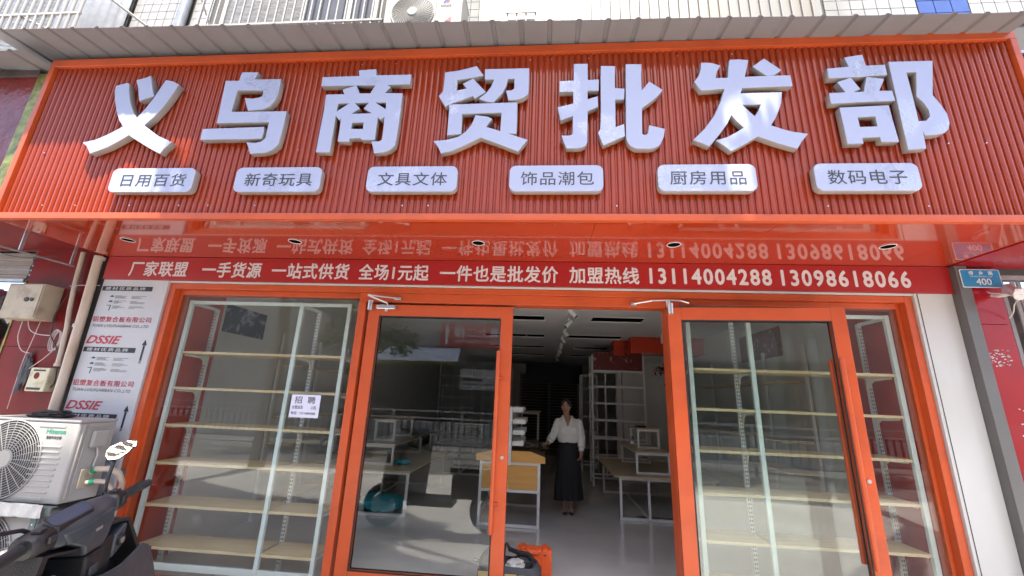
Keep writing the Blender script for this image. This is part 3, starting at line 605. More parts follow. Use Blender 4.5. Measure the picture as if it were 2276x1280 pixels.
# notice
nc = thing('notice', 'small pale paper job notice taped inside the left window pane', 'notice', (-2.09, 0.06, 1.33))
MB().box(-2.222, -1.955, 0.0635, 0.0650, 1.334, 1.527).build('sheet', 'paper', nc)
yy = 0.0628
text('招  聘', -2.19, -2.00, 1.452, 1.512, yy, 'dark_print', nc, bold=0.008)
text('女营业员', -2.205, -2.105, 1.405, 1.435, yy, 'dark_print', nc, bold=0.006); text('2名', -2.03, -1.985, 1.405, 1.435, yy, 'dark_print', nc, bold=0.006)
text('电话：13114004288', -2.205, -1.985, 1.358, 1.384, yy, 'dark_print', nc, bold=0.006)

# ================================================================= RACKS
HS = [0.232, 0.555, 0.893, 1.213, 1.541, 1.872]
def upright(x, y, z0, z1, t, mt='white_steel'):
    u = MB().box(x - 0.018, x + 0.018, y, y + 0.028, z0, z1).build('slotted_upright', mt, t, bevel=0.002)
    q = MB(); z = z0 + 0.06
    while z < z1 - 0.04:
        for dx in (-0.008, 0.008): q.box(x + dx - 0.0035, x + dx + 0.0035, y - 0.0012, y + 0.001, z, z + 0.016)
        z += 0.032
    tag(q.build('slot_row', 'slot', u), kind='stuff')
def rack(xs, y0, dep, label, top=2.378, ext=0.0, grp='white shelving racks with pale wooden shelves', heights=HS, fm='pale_green_steel', brackets=True):
    t = thing('shelf_rack', label, 'shelf rack', ((xs[0] + xs[-1]) / 2, y0 + dep / 2, 0), grp)
    for x in xs:
        MB().box(x - 0.018, x + 0.018, y0, y0 + 0.03, 0.002, top).build('front_post', fm, t, bevel=0.002)
        upright(x, y0 + dep, 0.002, top - 0.02, t)
        MB().box(x - 0.012, x + 0.012, y0 + 0.031, y0 + dep - 0.001, top - 0.04, top - 0.012).build('top_arm', 'white_steel', t, bevel=0.002)
    MB().box(xs[0] + 0.0185, xs[-1] - 0.0185, y0 + 0.003, y0 + 0.028, top - 0.034, top - 0.002).build('top_rail', fm, t, bevel=0.002) if len(xs) == 2 else None
    for a, b in zip(xs[:-1], xs[1:]):
        if len(xs) > 2: MB().box(a + 0.0185, b - 0.0185, y0 + 0.003, y0 + 0.028, top - 0.034, top - 0.002).build('top_rail', fm, t, bevel=0.002)
        MB().box(a + 0.0185, b - 0.0185, y0 + 0.003, y0 + 0.028, 0.075, 0.125).build('bottom_rail', fm, t, bevel=0.002)
        for z in heights:
            MB().box(a + 0.019, b - 0.019, y0 + 0.006, y0 + dep - 0.004, z - 0.011, z + 0.011).build('shelf', 'birch', t, bevel=0.0015)
    if brackets:
        for x in xs:
            for z in heights:
                q = MB(); w_ = 0.0035; xx = x + 0.012 if x != xs[-1] else x - 0.012
                P = [(y0 + dep - 0.005, z - 0.013), (y0 + 0.06, z - 0.013), (y0 + 0.055, z - 0.028), (y0 + dep - 0.07, z - 0.038), (y0 + dep - 0.035, z - 0.06), (y0 + dep - 0.026, z - 0.10), (y0 + dep - 0.005, z - 0.10)]
                n = len(P)
                q.add([(xx - w_, a, b) for a, b in P] + [(xx + w_, a, b) for a, b in P], [tuple(range(n)), tuple(range(n, 2*n))[::-1]] + [(i, (i+1) % n, n+(i+1) % n, n+i) for i in range(n)])
                q.build('bracket', 'white_steel', t, fix=True)
    return t
rack([-3.47, -2.330, -1.850], 0.14, 0.32, 'empty shelf rack with pale wooden shelves standing right behind the left window')
rack([1.262, 1.775, 2.922], 0.14, 0.32, 'empty shelf rack with pale wooden shelves standing behind the right window')
lowp = thing('low_cabinet', 'low white cabinet standing behind the bottom shelves of the right window', 'cabinet', (2.06, 0.95, 0))
MB().box(1.50, 2.62, 0.76, 1.1, 0.05, 0.73).build('cabinet_body', 'white_panel', lowp, bevel=0.004)
MB().box(1.53, 2.59, 0.78, 1.08, 0.001, 0.0495).build('plinth', 'grey_post', lowp)
# deeper racks
def deep_rack(x0, x1, y, label, header=None, top=2.50, dep=0.45, back=True):
    t = thing('shelf_rack', label, 'shelf rack', ((x0 + x1) / 2, y, 0), 'tall open racks deep in the shop')
    for x in (x0, x1):
        for yy in (y, y + dep):
            MB().box(x - 0.018, x + 0.018, yy - 0.015, yy + 0.015, 0.002, top).build('post', 'white_steel', t, bevel=0.002)
    MB().box((x0 + x1) * 0.5 - 0.20, (x0 + x1) * 0.5 - 0.17, y + dep + 0.017, y + dep + 0.035, 0.1, top).build('back_bar', 'white_steel', t)
    for z in (0.15, 0.52, 0.87, 1.21, 1.54, 1.87, 2.18):
        q = MB().box(x0 + 0.0185, x1 - 0.0185, y - 0.012, y + 0.012, z - 0.018, z + 0.014).box(x0 + 0.0185, x1 - 0.0185, y + dep - 0.012, y + dep + 0.012, z - 0.018, z + 0.014)
        q.box(x0 - 0.010, x0 + 0.010, y + 0.0155, y + dep - 0.0155, z - 0.018, z + 0.014).box(x1 - 0.010, x1 + 0.010, y + 0.0155, y + dep - 0.0155, z - 0.018, z + 0.014)
        q.build('shelf_frame', 'white_steel', t)
    return t
d1 = deep_rack(0.995, 2.03, 5.08, 'tall open white rack under a dark red patterned header inside, right of the woman')
hb = MB().box(1.02, 2.0, 5.045, 5.062, 2.195, 2.56).build('header_board', None, d1)
d2 = deep_rack(0.93, 1.30, 6.75, 'narrow tall open rack in the dark just behind the headed rack', top=2.15)
def postermat(name, base, spot, scale, lo=0.5, hi=0.53):
    Mt = bpy.data.materials.new(name); Mt.use_nodes = True
    n = Mt.node_tree.nodes; l = Mt.node_tree.links; b = n['Principled BSDF']
    g = n.new('ShaderNodeNewGeometry'); t = n.new('ShaderNodeTexNoise'); t.inputs['Scale'].default_value = scale; t.inputs['Detail'].default_value = 6; t.inputs['Distortion'].default_value = 1.5
    l.new(g.outputs['Position'], t.inputs['Vector']); r = n.new('ShaderNodeValToRGB')
    r.color_ramp.elements[0].position = lo; r.color_ramp.elements[0].color = (*base, 1); r.color_ramp.elements[1].position = hi; r.color_ramp.elements[1].color = (*spot, 1)
    l.new(t.outputs[0], r.inputs[0]); l.new(r.outputs[0], b.inputs['Base Color']); b.inputs['Roughness'].default_value = 0.35
    M[name] = Mt
postermat('poster_red', (0.16, 0.018, 0.018), (0.42, 0.30, 0.26), 7, 0.60, 0.66)
postermat('poster_blue', (0.012, 0.022, 0.05), (0.30, 0.34, 0.42), 6, 0.55, 0.64)
hb.data.materials.append(M['poster_red'])
# decal on the white board
dc = MB(); rr = random.Random(3)
for k in range(120):
    a = rr.uniform(0, 2 * PI); R_ = abs(rr.gauss(0, 0.16)); x = 2.50 + R_ * math.cos(a) * 1.3; z = 2.27 + R_ * math.sin(a) * 0.8
    if z > 2.44 or x > 2.95 or x < 2.05: continue
    s_ = rr.uniform(0.008, 0.026); dc.prism([(x + s_ * math.cos(a + i * PI / 3) * rr.uniform(0.5, 1.2), z + s_ * math.sin(a + i * PI / 3) * rr.uniform(0.5, 1.2)) for i in range(6)], 5.394, 5.3985)
tag(dc.build('flower_decal', 'poster_red', be), kind='stuff')
pl = tag(MB().box(-3.555, -3.548, 0.69, 1.36, 2.16, 2.47).build('poster', 'poster_blue', None), 'dark blue poster high on the left inner wall behind the left window', 'poster')
pr = tag(MB().box(3.008, 3.016, 1.90, 3.0, 2.22, 2.60).build('poster', 'poster_red', None), 'dark red poster high on the right inner wall behind the right window', 'poster')
# racks along the left and right inner walls
def side_rack(x, y0, y1, label, sgn):
    t = thing('shelf_rack', label, 'shelf rack', (x, (y0 + y1) / 2, 0), 'wall racks along the inner side walls')
    n = 3
    for k in range(n + 1):
        y = y0 + (y1 - y0) * k / n
        MB().box(x - 0.015, x + 0.015, y - 0.02, y + 0.02, 0.002, 2.3).build('upright', 'white_steel', t, bevel=0.002)
        if k < n:
            for z in HS: MB().box(*(sorted((x + sgn * 0.017, x + sgn * 0.33))), y + 0.021, y + (y1 - y0) / n - 0.021, z - 0.011, z + 0.011).build('shelf', 'birch', t)
side_rack(RX0 + 0.03, 1.75, 4.6, 'long low-lit wall rack along the left inner wall behind the left window', 1)
side_rack(RX1 - 0.03, 1.45, 4.1, 'wall rack along the right inner wall behind the right window', -1)

# ================================================================= TABLES
def frame_legs(x0, x1, y, z, t, w_=0.034, nm='leg_frame'):
    MB().box(x0, x0 + w_, y, y + w_, 0.002, z).box(x1 - w_, x1, y, y + w_, 0.002, z).box(x0 + w_ + .0003, x1 - w_ - .0003, y, y + w_, 0.002, 0.002 + w_).box(x0 + w_ + .0003, x1 - w_ - .0003, y, y + w_, z - w_, z).build(nm, 'white_steel', t, bevel=0.002)
def table(x0, x1, y0, y1, z, label, grp='low display tables with pale tops', feet=True):
    t = thing('display_table', label, 'display table', ((x0 + x1) / 2, (y0 + y1) / 2, 0), grp)
    MB().box(x0, x1, y0, y1, z - 0.022, z).build('tabletop', 'table_wood', t, bevel=0.002)
    frame_legs(x0 + 0.08, x1 - 0.04, y0 + 0.05, z - 0.0225, t); frame_legs(x0 + 0.08, x1 - 0.04, y1 - 0.09, z - 0.0225, t)
    MB().box(x0 + 0.47, x0 + 0.50, y0 + 0.09, y1 - 0.095, 0.006, 0.034).build('stretcher', 'white_steel', t)
    MB().box(x0 + 0.47, x0 + 0.50, y0 + 0.055, y0 + 0.08, 0.037, z - 0.058).build('middle_leg', 'white_steel', t)
    return t
def riser(x0, x1, y0, y1, zb, zt, label):
    t = thing('table_riser', label, 'riser', ((x0 + x1) / 2, (y0 + y1) / 2, zb), 'tiered risers on the display tables')
    MB().box(x0 - 0.02, x1 + 0.03, y0, y1, zt - 0.02, zt).build('riser_top', 'table_wood', t, bevel=0.002)
    w_ = 0.03
    for y in (y0 + 0.02, y1 - 0.05):
        MB().box(x0, x0 + w_, y, y + w_, zb, zt - .0205).box(x1 - w_, x1, y, y + w_, zb, zt - .0205).box(x0 + w_, x1 - w_, y + .001, y + w_, zb, zb + w_).box(x0 + w_, x1 - w_, y + .001, y + w_, zt - .05, zt - .0205).build('riser_frame', 'white_steel', t)
    return t
table(1.015, 2.45, 2.78, 4.6, 0.572, 'low pale topped display table on the right of the doorway')
riser(1.37, 1.86, 2.98, 4.2, 0.574, 0.885, 'lower wide riser on the right display table'); riser(1.49, 1.83, 3.38, 4.0, 0.887, 1.19, 'small upper riser topping the tier on the right table')
table(-3.05, -1.74, 2.24, 4.4, 0.572, 'low pale topped display table seen through the closed glass door')
riser(-2.64, -2.13, 2.58, 4.0, 0.574, 0.86, 'lower wide riser on the left display table'); riser(-2.57, -2.25, 2.88, 3.8, 0.862, 1.185, 'small upper riser topping the tier on the left table')
t = table(-0.95, -0.05, 5.9, 7.0, 1.30, 'tall narrow white table in the dark behind the counter')
t = table(-2.2, -0.9, 5.4, 6.8, 0.62, 'second low table further back behind the closed glass door')
t = table(1.15, 2.4, 6.0, 7.2, 0.60, 'low table in the dark behind the right partition edge') if False else None
table(-2.95, -1.7, 7.3, 8.6, 0.62, 'third low table furthest back behind the closed glass door')
for a_, b_, y_, zz, lb in ((-1.95, -1.35, 6.0, 0.95, 'square white riser on the second low table behind the glass door'), (-2.6, -2.0, 7.7, 1.0, 'white riser on the third low table deep in the left of the shop')):
    riser(a_, b_, y_, y_ + 0.6, 0.622, zz, lb)
deep_rack(-3.2, -2.2, 9.2, 'tall open white rack at the dark back left of the shop'); deep_rack(-1.9, -1.0, 9.4, 'tall open white rack near the slatted partition at the back left')
# bottle and a tray on the right tier
bt = thing('water_bottle', 'clear small water bottle standing beside the small riser on the right table', 'bottle', (1.40, 3.35, 0.887))
q = MB(); prof = [(0, 0), (0.030, 0), (0.031, 0.02), (0.029, 0.07), (0.031, 0.12), (0.028, 0.15), (0.012, 0.18), (0.012, 0.19)]
q.loft([[(1.40 + r * math.cos(2*PI*i/14), 3.35 + r * math.sin(2*PI*i/14), 0.887 + z) for i in range(14)] for r, z in prof[1:]])
q.build('bottle_body', 'thin_wrap', bt, smooth=True)
MB().frustum((1.40, 3.35, 1.077), (1.40, 3.35, 1.094), 0.014, n=12).build('cap', 'white_steel', bt)
MB().frustum((1.40, 3.35, 0.955), (1.40, 3.35, 1.0), 0.0318, n=14, cap=False).build('bottle_label', 'plate_white', bt)
tag(MB().box(1.52, 1.66, 3.5, 3.7, 1.192, 1.215).build('dark_tray', 'cable_black', None, bevel=0.004), 'small black tray lying on the upper riser at right', 'tray')
# teal bags
def blob(name, c, r, mt, label, cat, seed=0, parent=None, amp=0.35, n=26, m_=16, floor=None):
    q = MB().ball((0, 0, 0), (1, 1, 1), n, m_)
    for i, v in enumerate(q.v):
        p = Vector(v); k = 1 + amp * noise.noise(p * 1.7 + Vector((seed, 0, 0))) + amp * 0.5 * noise.noise(p * 4.3 + Vector((0, seed, 0)))
        p = Vector((p.x * r[0] * k, p.y * r[1] * k, p.z * r[2] * k)) + Vector(c)
        if floor is not None and p.z < floor: p.z = floor
        q.v[i] = tuple(p)
    o = q.build(name, mt, parent, smooth=True)
    if label: tag(o, label, cat)
    return o
blob('plastic_bag', (-2.02, 2.75, 0.615), (0.12, 0.10, 0.045), 'teal', 'small teal plastic bag lying on the left display table', 'plastic bag', 2, floor=0.574)
blob('plastic_sheet', (-2.25, 2.6, 0.10), (0.35, 0.3, 0.10), 'teal', 'crumpled teal plastic sheet on the floor under the left display table', 'plastic sheet', 5, floor=0.003)
blob('plastic_wrap', (1.62, 2.95, 0.012), (0.28, 0.10, 0.02), 'thin_wrap', 'crumpled clear wrap on the floor under the right display table', 'plastic wrap', 9, floor=0.003, amp=0.9)
# ================================================================= COUNTER
ct = thing('wooden_counter', 'white framed counter with honey coloured panels and sloping dark slatted lid', 'display counter', (-0.42, 2.7, 0))
cx0, cx1, cy0, cy1 = -0.812, -0.022, 2.17, 3.25
q = MB()
for x in (cx0, cx1 - 0.034):
    for y in (cy0, cy1 - 0.034): MB().box(x, x + 0.034, y, y + 0.034, 0.002, 0.765).build('leg', 'white_steel', ct, bevel=0.002)
def rail(x0, x1, y0, y1, z0, z1): MB().box(x0, x1, y0, y1, z0, z1).build('rail', 'white_steel', ct, bevel=0.002)
for y in (cy0 + 0.001, cy1 - 0.033):
    for z in (0.004, 0.405, 0.732): rail(cx0 + 0.0345, cx1 - 0.0345, y, y + 0.030, z, z + 0.032)
for x in (cx0 + 0.002, cx1 - 0.032):
    for z in (0.10, 0.405, 0.732): rail(x, x + 0.028, cy0 + 0.0345, cy1 - 0.0345, z, z + 0.030)
for y0 in (cy0 + 0.012, cy1 - 0.022): MB().box(cx0 + 0.0355, cx1 - 0.0355, y0, y0 + 0.008, 0.438, 0.731).build('side_board', 'card_wood', ct)
for x0 in (cx0 + 0.012, cx1 - 0.020): MB().box(x0, x0 + 0.008, cy0 + 0.0355, cy1 - 0.0355, 0.438, 0.731).build('side_board', 'card_wood', ct)
zt = 0.768; P = [(-0.862, zt), (0.042, zt), (0.042, 0.842), (-0.15, 0.905), (-0.62, 0.905), (-0.862, 0.850)]
for y in (cy0 - 0.03, cy1 + 0.01): MB().prism(P, y, y + 0.018).build('end_board', 'card_wood', ct, bevel=0.0015)
for y in ():
    pass
q = MB()
def slat_line(a, b, n):
    for k in range(n):
        y0_ = cy0 - 0.010 + k * (cy1 - cy0 + 0.018) / n; y1_ = y0_ + (cy1 - cy0 + 0.018) / n - 0.012
        (xa_, za_), (xb_, zb_) = a, b
        MB().add([(xa_, y0_, za_), (xb_, y0_, zb_), (xb_, y1_, zb_), (xa_, y1_, za_), (xa_, y0_, za_ + 0.008), (xb_, y0_, zb_ + 0.008), (xb_, y1_, zb_ + 0.008), (xa_, y1_, za_ + 0.008)],
                 [(0, 3, 2, 1), (4, 5, 6, 7), (0, 1, 5, 4), (1, 2, 6, 5), (2, 3, 7, 6), (3, 0, 4, 7)]).build('slat', 'dark_slat', ct)
slat_line((-0.856, 0.846), (-0.622, 0.900), 14); slat_line((-0.618, 0.900), (-0.152, 0.900), 14); slat_line((-0.148, 0.900), (0.036, 0.840), 14)
MB().box(-0.86, 0.04, cy0 - 0.010, cy1 + 0.008, zt + 0.001, zt + 0.012).build('lid_base', 'card_wood', ct)
MB().box(-0.452, -0.402, cy0 - 0.055, cy0 - 0.032, 0.735, 1.452).build('front_post', 'white_steel', ct, bevel=0.002)
MB().box(-0.452, -0.402, cy1 - 0.2, cy1 - 0.15, 0.91, 1.452).build('rear_post', 'white_steel', ct, bevel=0.002)
for z, d in ((1.39, 0.13), (1.24, 0.17), (1.10, 0.16), (0.965, 0.15)):
    q = MB()
    for s_ in (-1, 1):
        xa_, xb_ = (-0.40, -0.40 + d) if s_ > 0 else (-0.455 - d, -0.455)
        q.box(xa_, xb_, cy0, cy1 - 0.25, z, z + 0.006)
        for k in range(5): q.box(xb_ - 0.004 if s_ > 0 else xa_, xb_ if s_ > 0 else xa_ + 0.004, cy0, cy1 - 0.25, z + 0.012 + k * 0.011, z + 0.014 + k * 0.011)
        for k in range(4): q.box(xa_, xb_, cy0 + 0.002 + k * 0.25, cy0 + 0.005 + k * 0.25, z + 0.007, z + 0.058)
    q.build('wire_shelf', 'white_steel', ct)
blob('clear_bag', (-0.14, 2.55, 0.955), (0.15, 0.22, 0.055), 'thin_wrap', 'clear plastic bags lying on the dark slats of the counter lid', 'plastic bag', 4)
blob('brown_pouch', (0.0, 2.72, 0.90), (0.075, 0.10, 0.028), 'dark_slat', 'small brown paper pouch on the counter edge by the hand of the woman', 'pouch', 8)

# ================================================================= CEILING
def slot_light(x0, x1, y, lb):
    t = thing('ceiling_slot', lb, 'ceiling slot', ((x0 + x1) / 2, y, CZ), 'unlit dark slots in the shop ceiling')
    MB().box(x0, x1, y - 0.15, y + 0.15, CZ - 0.006, CZ - 0.001).build('slot_mouth', 'void', t)
    MB().box(x0 - 0.008, x1 + 0.008, y - 0.160, y - 0.1505, CZ - 0.008, CZ - 0.001).box(x0 - 0.008, x1 + 0.008, y + 0.1505, y + 0.165, CZ - 0.025, CZ - 0.001).build('slot_trim', 'white_steel', t)
for k, y in enumerate((2.75, 4.58, 6.35, 8.1)):
    rw_ = ('nearest', 'second', 'third', 'rearmost')[k]
    slot_light(0.735, 1.50, y, 'long dark slot in the ceiling right of the spotlights, %s row from the door' % rw_) if k != 1 else slot_light(0.48, 1.50, y, 'long dark slot in the ceiling right of the spotlights, %s row from the door' % rw_)
    slot_light(-1.2, -0.005, y, 'long dark slot in the ceiling left of the spotlights, %s row from the door' % rw_)
tr = thing('spotlight_track', 'thin white lighting track running back along the shop ceiling', 'lighting track', (0.37, 5, CZ))
MB().box(0.355, 0.385, 1.6, 9.0, CZ - 0.025, CZ - 0.001).build('track', 'track_white', tr)
def spot(x, y, tilt, roll, lb, zc=CZ - 0.027):
    t = thing('spotlight', lb, 'spotlight', (x, y, zc), 'white spotlights on the ceiling tracks')
    MB().box(x - 0.015, x + 0.015, y - 0.05, y + 0.05, zc - 0.028, zc - 0.0005).build('adapter', 'track_white', t)
    d = Vector((math.sin(roll), -math.sin(tilt) * 0.6, -math.cos(roll))).normalized(); c = Vector((x, y, zc - 0.075))
    MB().frustum((x, y, zc - 0.0285), (x, y, zc - 0.075), 0.006, n=8).build('stem', 'track_white', t)
    MB().frustum(c - d * 0.06, c + d * 0.075, 0.030, 0.032, 18).build('lamp_head', 'track_white', t, smooth=True)
    MB().frustum(c + d * 0.0752, c + d * 0.0765, 0.027, 0.027, 18).build('lens', 'cable_black', t)
ords = ['nearest to the door', 'second from the door', 'third from the door', 'fourth from the door', 'fifth from the door', 'sixth from the door', 'seventh from the door', 'furthest from the door']
for k, (y, ro) in enumerate(zip((1.85, 2.65, 3.6, 4.45, 5.5, 6.3, 7.1, 8.3), (0.7, -0.75, 0.5, 0.45, -0.3, 0.25, -0.4, 0.4))):
    spot(0.37, y, 0.5, ro, 'white cylindrical spotlight on the central track, ' + ords[k])
tr2 = thing('spotlight_track', 'short thin lighting track near the orange beam at the right', 'lighting track', (2.1, 4, CZ))
MB().box(2.12, 2.15, 3.2, 4.35, CZ - 0.025, CZ - 0.001).build('track', 'track_white', tr2)
spot(2.135, 4.0, 0.1, 0.05, 'single white spotlight hanging before the orange ceiling beam at right')
tag(MB().tube([(-0.33, 3.95, CZ), (-0.30, 3.93, 2.72), (-0.34, 3.95, 2.66), (-0.36, 3.96, 2.62)], 0.003, 5).tube([(-0.32, 3.96, CZ), (-0.345, 3.94, 2.73), (-0.33, 3.95, 2.66)], 0.003, 5).build('loose_wire', 'cable_white', None), 'loose white wire dangling from the shop ceiling left of the spotlights', 'wire')

# ================================================================= TOOL BAG AND CASE
cs = thing('hard_case', 'bright orange hard plastic case standing on edge just inside the doorway', 'hard case', (-0.04, 0.87, 0))
MB().box(-0.225, 0.105, 0.79, 0.865, 0.002, 0.212).build('case_lower_shell', 'case_orange', cs, bevel=0.014)
MB().box(-0.222, 0.102, 0.868, 0.93, 0.004, 0.210).build('case_lid', 'case_orange', cs, bevel=0.014)
q = MB()
for k in range(5): q.box(-0.20 + k * 0.07, -0.18 + k * 0.07, 0.783, 0.7895, 0.01, 0.15)
q.build('moulded_ribs', 'case_orange', cs, bevel=0.003)
for x in (-0.19, 0.02):
    a_ = MB().box(x, x + 0.045, 0.785, 0.90, 0.2125, 0.232).box(x + 0.003, x + 0.042, 0.775, 0.7895, 0.155, 0.232).build('latch', 'case_orange', cs, bevel=0.003)
    MB().box(x + 0.012, x + 0.034, 0.7735, 0.7748, 0.17, 0.182).build('latch_slot', 'cable_black', a_)
MB().tube([(-0.125, 0.83, 0.213), (-0.12, 0.79, 0.222), (-0.11, 0.775, 0.205), (-0.085, 0.772, 0.188), (-0.03, 0.772, 0.188), (-0.005, 0.775, 0.205), (0.0, 0.79, 0.222), (0.005, 0.83, 0.213)], 0.008, 8).build('carry_handle', 'case_orange', cs, smooth=True)
bg_ = thing('tool_bag', 'open grey and black tool bag with tan panels in front of the orange case', 'tool bag', (-0.27, 0.6, 0))
def ring(z, x0, x1, y0, y1, n=28, p=3.2, wob=0.0):
    out = []
    for i in range(n):
        t = 2 * PI * i / n; c, s_ = math.cos(t), math.sin(t)
        x = (x0 + x1) / 2 + (x1 - x0) / 2 * math.copysign(abs(c) ** (2 / p), c); y = (y0 + y1) / 2 + (y1 - y0) / 2 * math.copysign(abs(s_) ** (2 / p), s_)
        out.append((x + wob * math.sin(5 * t), y + wob * math.cos(4 * t), z + wob * math.sin(3 * t + 1)))
    return out
MB().loft([ring(0.002, -0.53, 0.0, 0.47, 0.74), ring(0.05, -0.555, 0.015, 0.45, 0.76), ring(0.11, -0.55, 0.01, 0.455, 0.755, wob=.003), ring(0.165, -0.53, -0.03, 0.48, 0.74, wob=0.006), ring(0.15, -0.50, -0.06, 0.50, 0.72, wob=.006), ring(0.08, -0.48, -0.08, 0.52, 0.70)]).build('bag_body', 'bag_grey', bg_, smooth=True)
MB().loft([ring(0.155, -0.545, -0.34, 0.50, 0.72, wob=.004), ring(0.20, -0.53, -0.34, 0.52, 0.72, wob=.005), ring(0.255, -0.47, -0.33, 0.56, 0.70, wob=.006), ring(0.285, -0.40, -0.33, 0.6, 0.68)]).build('bag_flap', 'bag_grey', bg_, smooth=True)
blob('black_liner', (-0.17, 0.66, 0.13), (0.15, 0.06, 0.075), 'bag_black', None, None, 3, bg_, amp=0.3)
MB().tube([(-0.34, 0.70, 0.18), (-0.335, 0.69, 0.25), (-0.31, 0.69, 0.285), (-0.28, 0.68, 0.24), (-0.2, 0.66, 0.225), (-0.1, 0.65, 0.215), (-0.03, 0.64, 0.14)], 0.012, 7, rs=[.02, .02, .008, .02, .02, .02, .015]).build('shoulder_strap', 'bag_black', bg_, smooth=True)
blob('white_bundle', (-0.22, 0.57, 0.165), (0.085, 0.06, 0.035), 'plastic_wrap', 'bundle of clear wrapped white cable lying in the open tool bag', 'bundle', 6)
MB().box(-0.53, -0.36, 0.4435, 0.4475, 0.03, 0.135).build('tan_panel', 'bag_yellow', bg_, bevel=0.001)
MB().box(-0.30, -0.20, 0.4435, 0.4475, 0.02, 0.125).build('tan_panel', 'bag_yellow', bg_, bevel=0.001)
MB().box(-0.185, -0.06, 0.4435, 0.4475, 0.02, 0.12).build('tan_panel', 'bag_yellow', bg_, bevel=0.001)
MB().tube([(-0.545, 0.6, 0.165), (-0.59, 0.6, 0.175), (-0.60, 0.6, 0.155), (-0.57, 0.6, 0.145), (-0.55, 0.6, 0.155)], 0.004, 6).build('side_loop', 'bag_grey', bg_)

# ================================================================= AC UNITS
def ac_unit(name, label, x0, x1, yf, yb, z0, z1, fanx, fanz, R_, logo, grp=None, curved=False, louvres=True):
    t = thing(name, label, 'air conditioner', ((x0 + x1) / 2, (yf + yb) / 2, z0), grp)
    MB().box(x0, x1, yf, yb, z0, z1 - 0.022).build('casing', 'ac_white', t, bevel=0.012)
    MB().box(x0 - 0.004, x1 + 0.004, yf - 0.004, yb + 0.004, z1 - 0.0215, z1).build('top_cover', 'ac_white', t, bevel=0.008)
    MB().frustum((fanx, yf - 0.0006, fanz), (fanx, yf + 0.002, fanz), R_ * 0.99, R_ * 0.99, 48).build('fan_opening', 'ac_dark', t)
    q = MB()
    for k in range(3):
        a0 = k * 2 * PI / 3 + 0.3
        q.add([(fanx + r * math.cos(a0 + t_), yf - 0.003 + d, fanz + r * math.sin(a0 + t_)) for r, t_, d in ((.08, 0, 0), (R_ * .9, .1, 0), (R_ * .9, 1.3, .002), (.08, .9, .002))], [(0, 1, 2, 3)])
    q.build('fan_blades', 'dark_grey', t)
    q = MB(); nr = 13
    for k in range(nr):
        r = R_ * (0.24 + 0.76 * k / (nr - 1)); wi = 0.0022 if k < nr - 1 else 0.006
        q.tube([(fanx + r * math.cos(2*PI*i/40), yf - 0.016 + 0.010 * (r / R_) ** 2, fanz + r * math.sin(2*PI*i/40)) for i in range(40)], wi, 5, closed=True)
    ns = 24 if not curved else 40
    for k in range(ns):
        a0 = 2 * PI * k / ns; pts = []
        for j in range(7):
            r = R_ * (0.2 + 0.8 * j / 6); a = a0 + (0.55 * (j / 6) if curved else 0.0)
            pts.append((fanx + r * math.cos(a), yf - 0.017 + 0.010 * (r / R_) ** 2, fanz + r * math.sin(a)))
        q.tube(pts, 0.0024, 4)
    q.build('fan_grille', 'ac_grille', t)
    MB().frustum((fanx, yf - 0.012, fanz), (fanx, yf - 0.024, fanz), R_ * 0.24, R_ * 0.21, 28).build('grille_hub', 'ac_white', t, smooth=True)
    return t
AX0, AX1, AYF, AYB = -4.49, -3.592, -0.435, -0.15
GRP = 'stacked outdoor air conditioner units'
ac = ac_unit('outdoor_unit', 'dusty ivory outdoor air conditioner unit, the upper of the two stacked beside the scooter', AX0, AX1, AYF, AYB, 0.672, 1.272, -4.125, 0.968, 0.285, None, GRP)
q = MB()
for k in range(9): q.box(-3.925 + k * 0.004, -3.70 + k * 0.004 - (0.02 if k > 6 else 0), AYF - 0.007, AYF + 0.002, 0.745 + k * 0.040, 0.756 + k * 0.040)
q.build('louvre_ridges', 'ac_white', ac, bevel=0.003)
MB().box(-3.93, -3.70, AYF - 0.004, AYF + 0.002, 1.21, 1.235).build('embossed_grip', 'ac_white', ac, bevel=0.003)
MB().box(-3.93, -3.72, AYF - 0.005, AYF + 0.002, 0.69, 0.715).build('embossed_foot', 'ac_white', ac, bevel=0.005)
text('Hisense', -3.855, -3.690, 1.165, 1.200, AYF - 0.0015, 'green_print', ac, bold=0.02)
text('海信中央空调', -3.845, -3.715, 1.125, 1.148, AYF - 0.0015, 'dark_print', ac, bold=0.03)
xs_ = AX1
q = MB().box(xs_, xs_ + 0.010, AYF + 0.03, AYF + 0.045, 0.70, 1.24).box(xs_, xs_ + 0.010, AYF + 0.06, AYF + 0.068, 0.70, 1.24).box(xs_, xs_ + 0.008, AYF + 0.0685, AYB - 0.01, 1.215, 1.225)
q.build('side_ridges', 'ac_white', ac, bevel=0.003)
MB().box(xs_ + .0005, xs_ + 0.035, AYF + 0.10, AYF + 0.22, 1.06, 1.19).build('valve_cover', 'ac_white', ac, bevel=0.012)
MB().box(xs_ + .0005, xs_ + 0.012, AYF + 0.10, AYF + 0.23, 0.76, 0.90).build('valve_plate', 'box_beige', ac, bevel=0.004)
tag(MB().tube([(xs_ + 0.02, AYF + 0.16, 1.06), (xs_ + 0.03, AYF + 0.17, 1.0), (xs_ + 0.02, AYF + 0.17, 0.93), (xs_ + 0.03, AYF + 0.18, 0.86)], 0.006, 6).build('power_cable', 'cable_white', ac, smooth=True))
pi_ = thing('insulated_pipes', 'cream insulated refrigerant pipes with green tape curling beside the upper air conditioner', 'pipes', (xs_ + 0.07, -0.25, 0.8))
